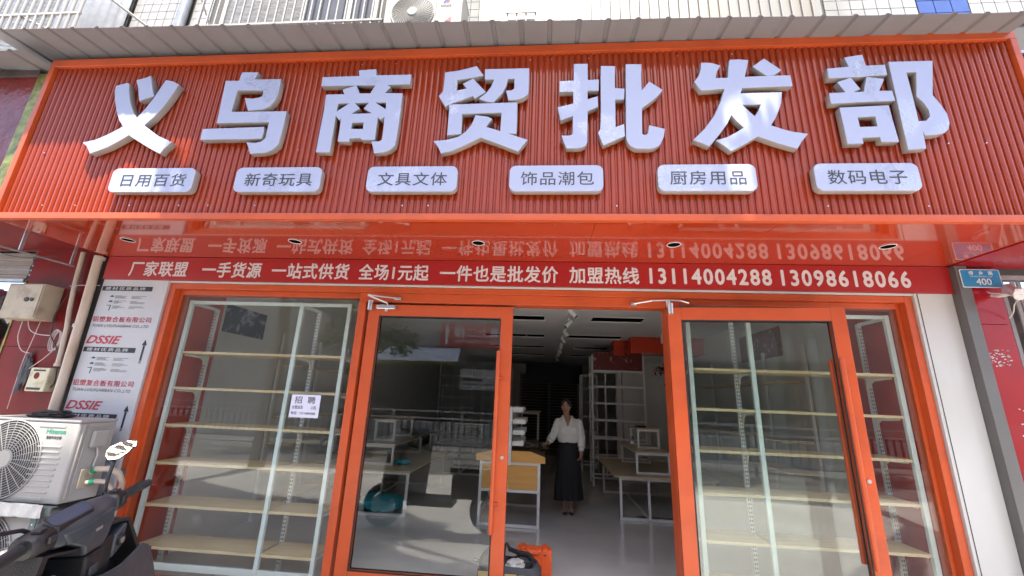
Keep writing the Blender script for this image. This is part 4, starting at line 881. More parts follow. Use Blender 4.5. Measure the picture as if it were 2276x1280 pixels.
MB().tube([(xs_ + 0.02, -0.26, 0.87), (xs_ + 0.06, -0.27, 0.90), (xs_ + 0.13, -0.24, 0.90), (xs_ + 0.17, -0.18, 0.86), (xs_ + 0.16, -0.12, 0.78), (xs_ + 0.12, -0.09, 0.5), (xs_ + 0.10, -0.08, 0.03)], 0.022, 9).build('pipe', 'pvc', pi_, smooth=True)
MB().tube([(xs_ + 0.02, -0.28, 0.80), (xs_ + 0.07, -0.27, 0.81), (xs_ + 0.12, -0.22, 0.80), (xs_ + 0.13, -0.15, 0.72), (xs_ + 0.07, -0.09, 0.4), (xs_ + 0.05, -0.08, 0.03)], 0.018, 9).build('pipe', 'pvc', pi_, smooth=True)
MB().tube([(xs_ + 0.035, -0.265, 0.885), (xs_ + 0.065, -0.272, 0.90)], 0.0255, 9).tube([(xs_ + 0.045, -0.276, 0.805), (xs_ + 0.075, -0.268, 0.812)], 0.0215, 9).build('green_tape', 'green_print', pi_, smooth=True)
ac2 = ac_unit('outdoor_unit', 'ivory outdoor air conditioner unit, the lower of the two stacked, half hidden by the scooter', AX0, AX1, AYF, AYB, 0.012, 0.612, -4.125, 0.308, 0.285, None, GRP)
q = MB()
for k in range(9): q.box(-3.925 + k * 0.004, -3.70, AYF - 0.007, AYF + 0.002, 0.085 + k * 0.040, 0.096 + k * 0.040)
q.build('louvre_ridges', 'ac_white', ac2, bevel=0.003)
st = thing('steel_stand', 'grey green perforated angle steel stand carrying the upper air conditioner', 'stand', (-4.0, -0.3, 0))
for x in (-3.70, -4.52):
    for y in (-0.485, -0.10):
        MB().box(x, x + 0.045, y, y + 0.004, -0.010, 0.66).box(x, x + 0.004, y + 0.0045, y + 0.045, -0.010, 0.66).build('leg', 'angle', st)
MB().box(-4.55, -3.56, -0.49, -0.4855, 0.622, 0.668).box(-4.55, -3.56, -0.485, -0.445, 0.6635, 0.668).build('front_rail', 'angle', st)
MB().box(-4.55, -3.56, -0.10, -0.0955, 0.622, 0.668).build('rear_rail', 'angle', st)
q = MB()
for k in range(12): q.frustum((-3.677, -0.4856, 0.05 + k * 0.05), (-3.677, -0.4866, 0.05 + k * 0.05), 0.006, n=8)
tag(q.build('bolt_holes', 'plate_white', st), kind='stuff')
# crumpled wrap under the unit
q = MB(); nx, nz_ = 40, 8
for j in range(nz_ + 1):
    for i in range(nx + 1):
        x = -4.5 + 0.90 * i / nx; z = 0.69 - 0.05 * j - 0.02 * math.sin(i * 0.7) * (j / nz_)
        y = -0.498 - 0.018 * noise.noise(Vector((x * 9, z * 9, 1))) + 0.010 * noise.noise(Vector((x * 30, z * 14, 3))) - 0.01
        if i < 20 or j < 3: pass
        q.v.append((x, y, z if i < 22 else max(z, 0.60)))
for j in range(nz_):
    for i in range(nx): a = j * (nx + 1) + i; q.f.append((a, a + 1, a + nx + 2, a + nx + 1))
tag(q.build('plastic_wrap', 'plastic_wrap', None, smooth=True), 'crumpled whitish plastic wrap hanging between the two air conditioner units', 'plastic wrap')
blob('black_bag', (-4.02, -0.30, 1.292), (0.17, 0.09, 0.035), 'black_cloth', 'crumpled black plastic bag lying on top of the upper air conditioner', 'plastic bag', 12, floor=1.273)

# ================================================================= LEFT NEIGHBOUR
nb = thing('neighbour_wall', 'dirty dark red clad wall of the neighbouring shop behind the meter box and pipes', 'wall', (-4.8, 0.0, 0))
for a, b in ((0, 0.93), (0.934, 1.86), (1.864, 2.9)):
    MB().box(-5.14, -4.403, 0.002, 0.09, a, b).build('wall_panel', 'nb_red', nb)
MB().box(-5.160, -5.142, -0.004, 0.09, 0, 2.52).build('edge_trim', 'gold', nb)
MB().box(-9, -5.162, 0.5, 0.6, 0, 2.52).build('interior_shade_sheet', 'dark_shop', nb)  # dark sheet, dimness of the unlit shop put into its colour
MB().box(-9, -5.162, -0.003, 0.05, 2.83, 3.3).build('lintel', 'nb_red', nb)
sh2 = thing('roller_shutter', 'half raised grey slatted roller shutter of the neighbouring shop at the left edge', 'shutter', (-6, 0, 2.5))
for k in range(6): MB().prism([(-9, 2.525 + k * 0.05), (-5.162, 2.525 + k * 0.05), (-5.162, 2.572 + k * 0.05), (-9, 2.572 + k * 0.05)], -0.002 + 0.006 * (k % 2), 0.02).build('slat', 'shutter', sh2, bevel=0.004)
MB().box(-9, -5.162, -0.02, 0.03, 2.495, 2.524).build('bottom_bar', 'galv', sh2)
# clutter in the neighbour's doorway
rr = random.Random(21); cl_ = thing('shop_goods', 'dark jumble of goods in the doorway of the neighbouring shop', 'goods', (-5.6, 0.3, 0))
for k in range(60):
    x = rr.uniform(-6.6, -5.2); z = rr.uniform(1.2, 2.4); s_ = rr.uniform(0.03, 0.10)
    MB().box(-s_, s_, -0.05, 0.05, -s_, s_, Matrix.Translation((x, 0.3 + 0.1 * rr.random(), z)) @ Matrix.Rotation(rr.uniform(0, 3), 4, 'Y')).build('package', rr.choice(['dark_shop', 'bag_grey', 'nb_red', 'box_beige', 'dark_shop']), cl_)
sgn = thing('neighbour_sign', 'red glossy film covered sign box with gold trim at the far left', 'shop sign', (-6, -0.5, 2.85))
MB().box(-9, -4.485, -0.852, -0.85 + 0.03, 2.86, 4.15).build('sign_face', 'nb_sign', sgn)
MB().box(-9, -4.40, -0.84, -0.003, 2.84, 2.858).build('sign_soffit', 'nb_red', sgn)
MB().box(-4.484, -4.375, -0.875, -0.80, 2.86, 4.17).build('gold_trim', 'gold', sgn, bevel=0.004)
MB().box(-9, -4.485, -0.875, -0.8, 4.152, 4.21).build('gold_trim', 'dark_shop', sgn, bevel=0.004)
MB().box(-4.40, -4.36, -0.80, -0.003, 2.86, 4.2).build('sign_side', 'nb_red', sgn)
cn2 = thing('metal_canopy', 'lower dull grey canopy sheet over the neighbouring red sign at the top left', 'canopy', (-5.5, -1, 4.2))
canopy_sheet(-9, -4.68, 0, lambda x: -1.10, lambda x: 4.205, lambda x: 4.33, cn2, yb=-0.3); canopy_sheet(-4.682, -4.33, 0.003, lambda x: -1.10, lambda x: 4.19, lambda x: 4.27, cn2, yb=-0.3)
mb_ = thing('meter_box', 'beige painted metal meter box on the red wall left of the drainpipes', 'meter box', (-4.88, -0.05, 2.1))
MB().box(-5.07, -4.70, -0.16, 0.0, 2.105, 2.44).build('box_body', 'box_beige', mb_, bevel=0.004)
MB().box(-5.06, -4.71, -0.168, -0.1605, 2.115, 2.43).build('door', 'box_beige', mb_, bevel=0.002)
MB().frustum((-4.83, -0.1685, 2.285), (-4.83, -0.175, 2.285), 0.022, n=14).frustum((-4.775, -0.1685, 2.285), (-4.775, -0.175, 2.285), 0.018, n=14).build('lock', 'cable_black', mb_)
jb = thing('junction_box', 'small stained cream junction box low on the red wall', 'junction box', (-4.56, -0.03, 1.46))
MB().box(-4.655, -4.465, -0.085, 0.0, 1.462, 1.672).build('box_body', 'box_cream', jb, bevel=0.008)
MB().box(-4.64, -4.50, -0.0862, -0.0852, 1.476, 1.496).box(-4.62, -4.50, -0.0862, -0.0852, 1.64, 1.655).build('black_marks', 'cable_black', jb)
MB().ball((-4.575, -0.0855, 1.60), (0.028, 0.001, 0.03)).build('rust_mark', 'nb_red', jb)
bp_ = thing('drainpipe', 'thick stained cream drainpipe running down left of the shop', 'drainpipe', (-4.36, -0.06, 0))
MB().tube([(-4.372, -0.058, 2.756), (-4.350, -0.058, 2.2), (-4.337, -0.058, 1.6), (-4.33, -0.058, 0.0)], 0.036, 14).build('pipe', 'pvc', bp_, smooth=True)
for z in (2.72, 2.05): MB().frustum((-4.355, -0.058, z), (-4.355, -0.058, z + 0.03), 0.041, n=14).build('pipe_clip', 'pvc', bp_)
bp2 = thing('drainpipe', 'thinner grimy white pipe left of the thick drainpipe, ending above the junction box', 'drainpipe', (-4.5, -0.04, 1.7))
MB().tube([(-4.578, -0.04, 2.80), (-4.555, -0.04, 2.45), (-4.52, -0.04, 2.2), (-4.49, -0.04, 2.05), (-4.465, -0.04, 1.80), (-4.46, -0.04, 1.72)], 0.020, 10).build('pipe', 'pvc', bp2, smooth=True)
MB().frustum((-4.46, -0.04, 1.719), (-4.46, -0.04, 1.69), 0.026, n=12).build('pipe_end', 'pvc', bp2)
cc = thing('cable_coil', 'coil of thin white cable hanging on the red wall under the meter box', 'cable coil', (-4.57, -0.05, 1.9))
for k in range(5):
    MB().tube([(-4.565 + (0.034 + 0.004 * k) * math.cos(2*PI*i/24) + 0.01 * math.sin(k), -0.03 - 0.004 * k, 1.925 + (0.085 + 0.004 * k) * math.sin(2*PI*i/24)) for i in range(24)], 0.0035, 5, closed=True).build('cable_loop', 'cable_white', cc, smooth=True)
def cable(pts, r, mt, lb):
    P = [Vector(p) for p in pts]; out = []
    for i in range(len(P) - 1):
        p0, p1, p2, p3 = P[max(i-1, 0)], P[i], P[i+1], P[min(i+2, len(P)-1)]
        for k in range(6):
            t = k / 6; out.append(0.5 * ((2*p1) + (p2-p0)*t + (2*p0-5*p1+4*p2-p3)*t*t + (3*p1-p0-3*p2+p3)*t**3))
    out.append(P[-1])
    tag(MB().tube(out, r, 5).build('cable', mt, None, smooth=True), lb, 'cable')
cable([(-4.99, -0.03, 2.10), (-4.98, -0.03, 1.95), (-4.90, -0.03, 1.83), (-4.80, -0.03, 1.80)], 0.004, 'cable_white', 'white cable drooping in a wide arc from the left of the meter box')
cable([(-4.93, -0.03, 2.10), (-4.88, -0.03, 2.02), (-4.78, -0.03, 1.98), (-4.62, -0.03, 1.97)], 0.004, 'cable_white', 'white cable curving right from under the meter box to the coil')
cable([(-4.80, -0.03, 2.10), (-4.82, -0.03, 1.9), (-4.84, -0.03, 1.7), (-4.83, -0.03, 1.3)], 0.003, 'cable_white', 'thin pale cable running straight down the red wall')
cable([(-4.64, -0.04, 2.12), (-4.62, -0.05, 1.98), (-4.52, -0.05, 1.86), (-4.45, -0.05, 1.7), (-4.42, -0.05, 1.55), (-4.46, -0.04, 1.50)], 0.005, 'cable_black', 'black cable hanging beside the thin pipe down to the junction box')
cable([(-4.55, -0.05, 2.5), (-4.62, -0.04, 2.3), (-4.66, -0.04, 2.15), (-4.63, -0.04, 1.99)], 0.005, 'cable_black', 'black cable looping behind the right side of the meter box')
cable([(-4.75, -0.03, 1.66), (-4.62, -0.04, 1.76), (-4.55, -0.04, 1.84)], 0.0035, 'cable_white', 'short pale cable slanting up to the coil of cable')
cable([(-4.62, -0.03, 2.46), (-4.5, -0.09, 2.43), (-4.42, -0.11, 2.445), (-4.3, -0.03, 2.47)], 0.003, 'cable_white', 'thin white wire tied across both drainpipes')
cable([(-5.5, -0.15, 2.80), (-5.2, -0.15, 2.72), (-4.95, -0.15, 2.70), (-4.75, -0.12, 2.74)], 0.005, 'cable_black', 'dark cable sagging under the neighbouring soffit')
blob('rag', (-4.80, -0.02, 1.63), (0.045, 0.02, 0.16), 'bag_grey', 'dark grey rag and wires stuck on the red wall left of the junction box', 'rag', 15, amp=0.6)
rl = thing('awning_rail', 'thin metal rail hanging on two brackets under the neighbouring soffit', 'rail', (-4.4, -0.5, 2.6))
MB().tube([(-4.42, -0.86, 2.60), (-4.39, -0.22, 2.60)], 0.009, 8).build('rail', 'galv', rl)
for y in (-0.62, -0.24): MB().box(-4.408, -4.398, y - 0.012, y + 0.012, 2.609, 2.835).box(-4.43, -4.37, y - 0.03, y + 0.03, 2.8352, 2.8395).build('bracket', 'galv', rl)

# ================================================================= RIGHT NEIGHBOUR
nr_ = thing('neighbour_wall', 'glossy crimson clad wall right of the grey corner post', 'wall', (3.56, 0, 0))
for a, b in ((0, 1.082), (1.086, 2.281), (2.285, 2.754)): MB().box(3.428, 3.685, -0.045, 0.06, a, b).build('wall_panel', 'nb_red_right', nr_, bevel=0.001)
q = MB(); rr = random.Random(5)
for k in range(90):
    if k < 60: x, z = rr.uniform(3.47, 3.62), rr.uniform(1.95, 2.08)
    else: x, z = rr.uniform(3.56, 3.68), rr.uniform(1.2, 1.65)
    s_ = rr.uniform(0.002, 0.009) * (1 if k < 60 else 2.0)
    if z > 1.9 and rr.random() < 0.3: s_ *= 1.6
    q.prism([(x + s_ * rr.uniform(0.5, 1.6) * math.cos(i * PI / 3), z + s_ * 0.7 * rr.uniform(0.4, 1.3) * math.sin(i * PI / 3)) for i in range(6)], -0.0462, -0.0452)
tag(q.build('paper_scraps', 'film', nr_), kind='stuff')
hp = thing('house_number_plate', 'blue street number plate reading 400 on the crimson wall at right', 'number plate', (3.5, -0.05, 2.57))
pts = []
for cx, cz, t0 in ((3.648, 2.717, 0), (3.377, 2.717, 90), (3.377, 2.588, 180), (3.648, 2.588, 270)):
    for j in range(4): pts.append((cx + 0.012 * math.cos(rad(t0 + 30 * j)), cz + 0.012 * math.sin(rad(t0 + 30 * j))))
pts = [(x - 0.006, z - 0.006) for x, z in pts]
MB().prism([(x, z) for x, z in pts], -0.098, -0.0935).build('plate', 'plate_white', hp)
MB().prism([(3.5065 + (x - 3.5065) * 0.965, 2.6465 + (z - 2.6465) * 0.93) for x, z in pts], -0.0995, -0.0981).build('blue_field', 'plate_blue', hp)
for s_, a, b, c_, d_ in (('傅', 3.42, 3.455, 2.676, 2.708), ('乡', 3.495, 3.53, 2.676, 2.708), ('路', 3.565, 3.60, 2.676, 2.708)): text(s_, a, b, c_, d_, -0.1005, 'plate_white', hp, bold=0.01)
text('FUXIANG LU', 3.43, 3.59, 2.658, 2.668, -0.1005, 'plate_white', hp); text('400', 3.463, 3.575, 2.592, 2.646, -0.1005, 'plate_white', hp, bold=0.01)
MB().box(3.44, 3.58, -0.0933, -0.046, 2.6, 2.69).build('plate_mount', 'grey_post', hp)
cc_ = thing('security_camera', 'white bullet security camera with dangling cable under the number plate', 'camera', (3.60, -0.15, 2.5))
MB().frustum((3.565, -0.27, 2.455), (3.66, -0.12, 2.565), 0.030, 0.036, 18).build('camera_body', 'cctv', cc_, smooth=True)
MB().box(-0.030, 0.030, -0.055, 0.02, 0.0, 0.006, Matrix.Translation((3.545, -0.29, 2.472)) @ Matrix.Rotation(rad(-30), 4, 'Z') @ Matrix.Rotation(rad(-25), 4, 'X')).build('sun_hood', 'cctv', cc_)
MB().tube([(3.62, -0.19, 2.50), (3.60, -0.10, 2.50), (3.60, -0.05, 2.52)], 0.012, 8).build('bracket', 'cctv', cc_)
cable([(3.58, -0.24, 2.46), (3.53, -0.2, 2.49), (3.50, -0.15, 2.51), (3.52, -0.1, 2.54), (3.56, -0.08, 2.53)], 0.004, 'cable_white', 'short white cable loop left of the security camera')
cable([(3.60, -0.22, 2.44), (3.64, -0.15, 2.42), (3.67, -0.1, 2.37), (3.672, -0.06, 2.33)], 0.004, 'cable_white', 'white cable dangling down right from the security camera')
cu_ = thing('strip_curtain', 'grey vertical strip curtain in the dark opening at the right edge', 'curtain', (4.0, 0, 0))
for k in range(16): MB().box(3.705 + k * 0.065, 3.735 + k * 0.065, 0.01 + 0.02 * (k % 2), 0.02 + 0.02 * (k % 2), 0.6, 2.66).build('strip', 'shutter', cu_)
MB().box(3.688, 5.0, -0.02, 0.05, 2.665, 2.70).build('curtain_rail', 'galv', cu_)
MB().box(3.69, 6.5, 0.6, 0.7, 0, 2.75).build('interior_shade_sheet', 'dark_shop', nr_)  # dark sheet whose colour carries the shade inside the opening
ns_ = thing('neighbour_sign', 'dark red sign box of the right neighbour past the end of the orange sign', 'shop sign', (4.5, -0.4, 2.75))
MB().box(3.345, 7, -0.80, -0.78, 2.765, 4.16).build('sign_face', 'nb_red', ns_); MB().box(3.345, 7, -0.778, -0.003, 2.762, 2.78).build('sign_soffit', 'nb_red_right', ns_)
MB().box(3.345, 7, -0.82, -0.76, 4.162, 4.185).build('top_trim', 'galv', ns_)

# ================================================================= UPPER FLOOR
uw = tag(MB().box(-12, 12, 0.004, 0.35, 2.8, 9.0).build('upper_wall', 'grout', None), 'upper storey wall with white and blue glazed tiles above the canopy', 'wall')
uw_t = None
tile_me = None; blue_me = None
def tiles(x0, x1, z0, z1, mt, s_=0.118):
    global tile_me
    nx = max(1, round((x1 - x0) / s_)); nz = max(1, round((z1 - z0) / s_)); w_ = (x1 - x0) / nx; h_ = (z1 - z0) / nz
    me = None
    for i in range(nx):
        for j in range(nz):
            if me is None:
                o = MB().box(0.003, w_ - 0.003, -0.010, 0.0035, 0.003, h_ - 0.003).build('tile', mt, uw, bevel=0.0015); me = o.data
            else:
                o = link('tile', me, mt, uw, bevel=0.0015)
            o.location = (x0 + i * w_, 0, z0 + j * h_)
tiles(-5.02, -4.37, 5.30, 6.24, 'tile_white'); tiles(-4.24, -4.00, 5.30, 6.10, 'tile_white')
tiles(-0.985, -0.785, 5.30, 5.95, 'tile_white'); tiles(2.82, 3.70, 5.30, 5.78, 'tile_white'); tiles(3.705, 4.18, 5.30, 5.78, 'tile_blue', 0.16); tiles(4.185, 4.9, 5.30, 5.7, 'tile_white')
up = thing('silver_pipe', 'shiny galvanised downpipe on the white tiled wall left of the window cage', 'downpipe', (-4.3, -0.05, 4.6))
MB().frustum((-4.31, -0.055, 4.5), (-4.31, -0.055, 8.5), 0.052, n=18).build('pipe', 'galv', up, smooth=True)
# left cage
cg = thing('window_cage', 'projecting steel bar window cage at the top left above the canopy', 'window cage', (-6, -0.4, 5.0), 'window security cages on the upper floor')
for k in range(26):
    x = -7.4 + k * 0.098
    MB().frustum((x, -0.5, 5.02), (x, -0.5, 6.6), 0.0135, n=8).build('bar', 'bar_white', cg, smooth=True)
for z in (5.03, 5.30, 5.9): MB().box(-7.5, -4.93, -0.512, -0.488, z, z + 0.022).build('cross_bar', 'bar_white', cg)
for x in (-5.78, -4.93): MB().box(x, x + 0.03, -0.4875, -0.02, 5.03, 5.055).build('cage_arm', 'bar_white', cg)
MB().tube([(-5.70, -0.50, 5.33), (-4.98, -0.25, 5.05)], 0.014, 6).build('brace', 'bar_white', cg); MB().tube([(-5.0, -0.50, 5.75), (-4.45, -0.06, 5.42)], 0.014, 6).build('brace', 'bar_white', cg)
MB().box(-7.5, -5.05, -0.03, -0.012, 5.2, 6.6).build('cage_backing', 'win_grey', cg)
wv = thing('corrugated_cladding', 'shiny galvanised corrugated sheet on the wall behind the left window cage', 'cladding', (-5.4, 0, 5.2))
prof = []
for i in range(57):
    x = -5.95 + i * 0.0165; prof.append((x, -0.06 - 0.022 * math.sin(i * PI / 4)))
MB().add([(x, y, z) for z in (5.0, 6.6) for x, y in prof], [(i, i+1, 57+i+1, 57+i) for i in range(56)]).build('sheet', 'galv', wv, smooth=True)
# window cage centre
wc = thing('window_cage', 'white barred window cage over the aluminium windows left of the upper air conditioner', 'window cage', (-2.8, -0.2, 5.3), 'window security cages on the upper floor')
WX0, WX1 = -3.88, -1.73
for k in range(22): MB().box(-3.80 + k * 0.097, -3.785 + k * 0.097, -0.31, -0.295, 5.24, 6.4).build('bar', 'bar_white', wc)
MB().box(WX0, WX1, -0.315, -0.29, 5.285, 5.305).build('bottom_rail', 'bar_white', wc); MB().box(WX0, WX1, -0.292, -0.272, 5.235, 5.25).build('lower_rail', 'bar_white', wc)
for x in (WX0, WX1 - 0.02): MB().box(x, x + 0.02, -0.3145, -0.01, 5.286, 5.306).build('side_rail', 'bar_white', wc)
for j in range(3): MB().box(WX0, WX1, -0.25 + j * 0.07, -0.24 + j * 0.07, 5.285, 5.297).build('floor_bar', 'bar_white', wc)
MB().tube([(WX0 + 0.01, -0.30, 5.75), (WX0 + 0.01, -0.02, 5.45)], 0.009, 6).build('brace', 'bar_white', wc)
wn = thing('window', 'aluminium framed windows behind the white bars, left half covered by creased film', 'window', (-2.9, -0.05, 5.6))
MB().box(-3.83, -1.95, -0.05, -0.012, 5.56, 5.62).build('sill', 'bar_white', wn, bevel=0.004)
for x in (-3.83, -3.40 + 0.55, -2.30, -1.99): MB().box(x, x + 0.045, -0.045, -0.012, 5.6205, 7.0).build('window_frame', 'bar_white', wn)
MB().box(-3.784, -2.851, -0.03, -0.014, 5.6205, 7.0).build('pane', 'win_grey', wn)
MB().box(-2.804, -2.301, -0.03, -0.014, 5.6205, 7.0).build('pane', 'win_dark', wn); MB().box(-2.254, -1.991, -0.03, -0.014, 5.6205, 7.0).build('pane', 'win_dark', wn)
# upper AC
ua = ac_unit('outdoor_unit', 'outdoor air conditioner unit with round grille high on the upper wall', -1.64, -0.86, -0.45, -0.15, 4.93, 5.50, -1.350, 5.198, 0.215, None, 'outdoor air conditioners on the building', curved=True)
MB().prism([(-1.045, 5.335), (-1.01, 5.365), (-0.985, 5.35), (-1.02, 5.325)], -0.4525, -0.4512).prism([(-1.045, 5.330), (-1.022, 5.322), (-1.035, 5.30), (-1.052, 5.312)], -0.4525, -0.4512).build('logo_mark', 'blue_print', ua)
MB().prism([(-1.015, 5.318), (-0.985, 5.338), (-0.99, 5.318), (-1.02, 5.302)], -0.4525, -0.4512).build('logo_mark', 'red_print', ua)
text('GREE', -1.072, -0.965, 5.262, 5.285, -0.4515, 'dark_print', ua, bold=0.03)
MB().prism([(-1.02, 5.078), (-0.975, 5.125), (-0.955, 5.125), (-0.96, 5.07)], -0.4525, -0.4512).build('red_stripe', 'red_print', ua)
MB().box(-1.120, -1.116, -0.4525, -0.4505, 4.94, 5.48).build('panel_joint', 'ac_dark', ua)
for x in (-1.5, -1.0): MB().box(x, x + 0.03, -0.46, -0.003, 4.905, 4.9285).build('support_arm', 'angle', ua)
# white ribbed cladding
wl = thing('ribbed_cladding', 'weathered white ribbed sheet cladding across the middle of the upper wall', 'cladding', (1.0, -0.02, 5.0))
xs2 = [-0.775 + k * 0.1015 for k in range(36)]
for k in range(0, 35):
    a = xs2[k]; bkg = MB().box(a, a + 0.1012, -0.03, -0.014, 4.9, 6.4)
    bkg.box(a + 0.001, a + 0.016, -0.052, -0.0302, 4.9, 6.4).build('cladding_board', 'sheet_white', wl, bevel=0.003)
MB().box(-0.48, -0.15, -0.064, -0.053, 5.605, 5.62).build('cross_strip', 'sheet_white', wl)
# ================================================================= SCOOTER
Rr = Vector((-0.31993602, 0.93981206, 0.11997601)); Ff = Vector((-0.94664991, -0.3222638, 0)); Uu = Vector((0.03866392, -0.11357528, 0.99277679))
ST = Matrix(((Rr.x, Ff.x, Uu.x, -1.66), (Rr.y, Ff.y, Uu.y, -1.965), (Rr.z, Ff.z, Uu.z, 1.10), (0, 0, 0, 1)))
sc = thing('motor_scooter', 'dark grey electric scooter parked before the air conditioners, open front storage', 'scooter', (-1.66, -1.965, 0))
class SB(MB):
    def build(s, *a, **k):
        s.v = [tuple(ST @ Vector(p)) for p in s.v]; return MB.build(s, *a, **k)
def sect(r, f0, f1, u0, u1, n=20, p=3.0, sh_=0.0):
    out = []
    for i in range(n):
        t = 2*PI*i/n; c, s_ = math.cos(t), math.sin(t)
        f = (f0+f1)/2 + (f1-f0)/2 * math.copysign(abs(c)**(2/p), c); u = (u0+u1)/2 + (u1-u0)/2 * math.copysign(abs(s_)**(2/p), s_)
        out.append((r, f, u + sh_ * (f - (f0+f1)/2)))
    return out
SB().tube([(-0.46, -0.015, 0.0), (-0.27, 0, 0)], 0.0175, 14).build('left_grip', 'rubber', sc, smooth=True)
SB().tube([(0.15, 0.0, 0), (0.336, -0.01, 0.0)], 0.0165, 14).build('right_grip', 'rubber', sc, smooth=True)
q = SB()
for k in range(14): q.tube([(0.17 + k * 0.011, 0.0185 * math.cos(2*PI*i/10) - 0.004, 0.0185 * math.sin(2*PI*i/10)) for i in range(10)], 0.0016, 4, closed=True)
tag(q.build('grip_ribs', 'rubber', sc), kind='stuff')
SB().loft([sect(-0.275, -.03, .03, -.03, .028), sect(-0.262, -.04, .035, -.035, .034), sect(-0.205, -.045, .035, -.035, .036), sect(-0.195, -.04, .03, -.03, .03)]).build('left_switch_housing', 'scooter_blk', sc, smooth=True)
SB().loft([sect(0.082, -.035, .028, -.03, .030), sect(0.09, -.042, .032, -.033, .036), sect(0.140, -.042, .032, -.035, .036), sect(0.152, -.03, .025, -.028, .028)]).build('right_switch_housing', 'scooter_blk', sc, smooth=True)
SB().box(-0.245, -0.215, -0.053, -0.0445, 0.002, 0.020).box(0.10, 0.125, -0.049, -0.0415, 0.0, 0.022).box(-0.25, -0.22, -0.025, 0.0, 0.0345, 0.044).box(0.100, 0.130, -0.02, 0.005, 0.0365, 0.045).build('switches', 'rubber', sc, bevel=0.002)
SB().tube([(-0.24, 0.035, -0.01), (-0.27, 0.07, -0.015), (-0.42, 0.085, -0.01)], 0.006, 6).build('left_brake_lever', 'chrome', sc, smooth=True)
SB().tube([(0.12, 0.03, -0.01), (0.15, 0.06, -0.015), (0.31, 0.075, -0.01)], 0.006, 6).build('right_brake_lever', 'chrome', sc, smooth=True)
SB().loft([sect(-0.205, -.040, .030, -.032, .030, sh_=.2), sect(-0.185, -.048, .036, -.036, .034, sh_=.25), sect(-0.12, -.056, .042, -.040, .038, sh_=.3), sect(-0.04, -.056, .044, -.040, .040, sh_=.3), sect(0.03, -.046, .036, -.036, .036, sh_=.25), sect(0.083, -.038, .030, -.030, .032, sh_=.15)]).build('dash_cowl', 'scooter', sc, smooth=True)
P = []
for cr_, cf, t0 in ((-0.030, 0.006, 0), (-0.175, 0.006, 90), (-0.190, -0.026, 180), (-0.050, -0.026, 270)):
    for j in range(5): a = rad(t0 + 22.5 * j); P.append((cr_ + 0.016 * math.cos(a), cf + 0.014 * math.sin(a)))
top = [(r, f, 0.046 + 0.30 * f) for r, f in P]; n = len(top)
SB().add([(r, f, u - 0.02) for r, f, u in top] + top, [tuple(range(n))[::-1], tuple(range(n, 2*n))] + [(i, (i+1) % n, n+(i+1) % n, n+i) for i in range(n)]).build('dash_bezel', 'scooter_blk', sc, bevel=0.0015)
cxr = sum(r for r, f in P) / n; cxf = sum(f for r, f in P) / n
top2 = [(cxr + (r - cxr) * 0.94, cxf + (f - cxf) * 0.84) for r, f in P]
SB().add([(r, f, 0.0470 + 0.30 * f) for r, f in top2], [tuple(range(n))]).build('display_screen', 'display', sc)
# flat face below the display, then the steering neck (both face the rider)
def nring(u, r0, r1, f0, f1): return [(r0, f0, u), (r1, f0, u), (r1, f1, u), (r0, f1, u)]
SB().loft([nring(0.004, -0.185, 0.055, -0.055, 0.03), nring(-0.035, -0.165, 0.045, -0.062, 0.04), nring(-0.075, -0.095, 0.030, -0.062, 0.05), nring(-0.115, -0.075, 0.020, -0.055, 0.05)]).build('rider_face', 'scooter', sc, bevel=0.008)
SB().loft([nring(-0.1155, -0.080, 0.012, -0.066, 0.05), nring(-0.20, -0.085, -0.002, -0.070, 0.05), nring(-0.235, -0.080, -0.008, -0.062, 0.05)]).build('steering_neck', 'scooter_blk', sc, bevel=0.008)
SB().box(-0.052, -0.022, -0.0640, -0.0622, -0.042, -0.032).build('small_badge', 'chrome', sc)
# leg shield with storage pocket
outl = [(-0.255, -0.03), (-0.10, -0.075), (0.02, -0.045), (0.12, -0.062), (0.165, -0.075), (0.24, -0.18), (0.32, -0.30), (0.375, -0.31), (0.40, -0.42), (0.40, -0.80), (-0.30, -0.80), (-0.31, -0.40), (-0.29, -0.15)]
n = len(outl)
def shell(f0, f1, P_, mt, nm, bev=0.006, sc_=1.0):
    return SB().add([(r, f0, u) for r, u in P_] + [(r * sc_, f1, u) for r, u in P_], [tuple(range(len(P_))), tuple(range(len(P_), 2*len(P_)))[::-1]] + [(i, len(P_)+i, len(P_)+(i+1) % len(P_), (i+1) % len(P_)) for i in range(len(P_))]).build(nm, mt, sc, bevel=bev)
shell(0.07, 0.16, outl, 'scooter', 'front_shell', 0.01, 0.8)
# rim wall round the pocket
q = SB(); m_in = [(r * 0.93 + 0.004, u - 0.012 if u > -0.2 else u) for r, u in outl]
for i in range(n):
    j = (i + 1) % n
    if outl[i][1] < -0.75 and outl[j][1] < -0.75: continue
    a, b, c_, d_ = outl[i], outl[j], m_in[j], m_in[i]
    q.add([(a[0], -0.05, a[1]), (b[0], -0.05, b[1]), (c_[0], -0.05, c_[1]), (d_[0], -0.05, d_[1]), (a[0], 0.07, a[1]), (b[0], 0.07, b[1]), (c_[0], 0.07, c_[1]), (d_[0], 0.07, d_[1])],
          [(0, 1, 2, 3), (0, 4, 5, 1), (3, 2, 6, 7)])
q.build('pocket_rim', 'scooter_blk', sc, fix=True)
lip = [(-0.27, -0.075), (-0.22, -0.115), (-0.13, -0.165), (-0.02, -0.20), (0.08, -0.215), (0.15, -0.205), (0.20, -0.19), (0.245, -0.215), (0.30, -0.30), (0.36, -0.42), (0.36, -0.80), (-0.29, -0.80), (-0.295, -0.38)]
nL = len(lip)
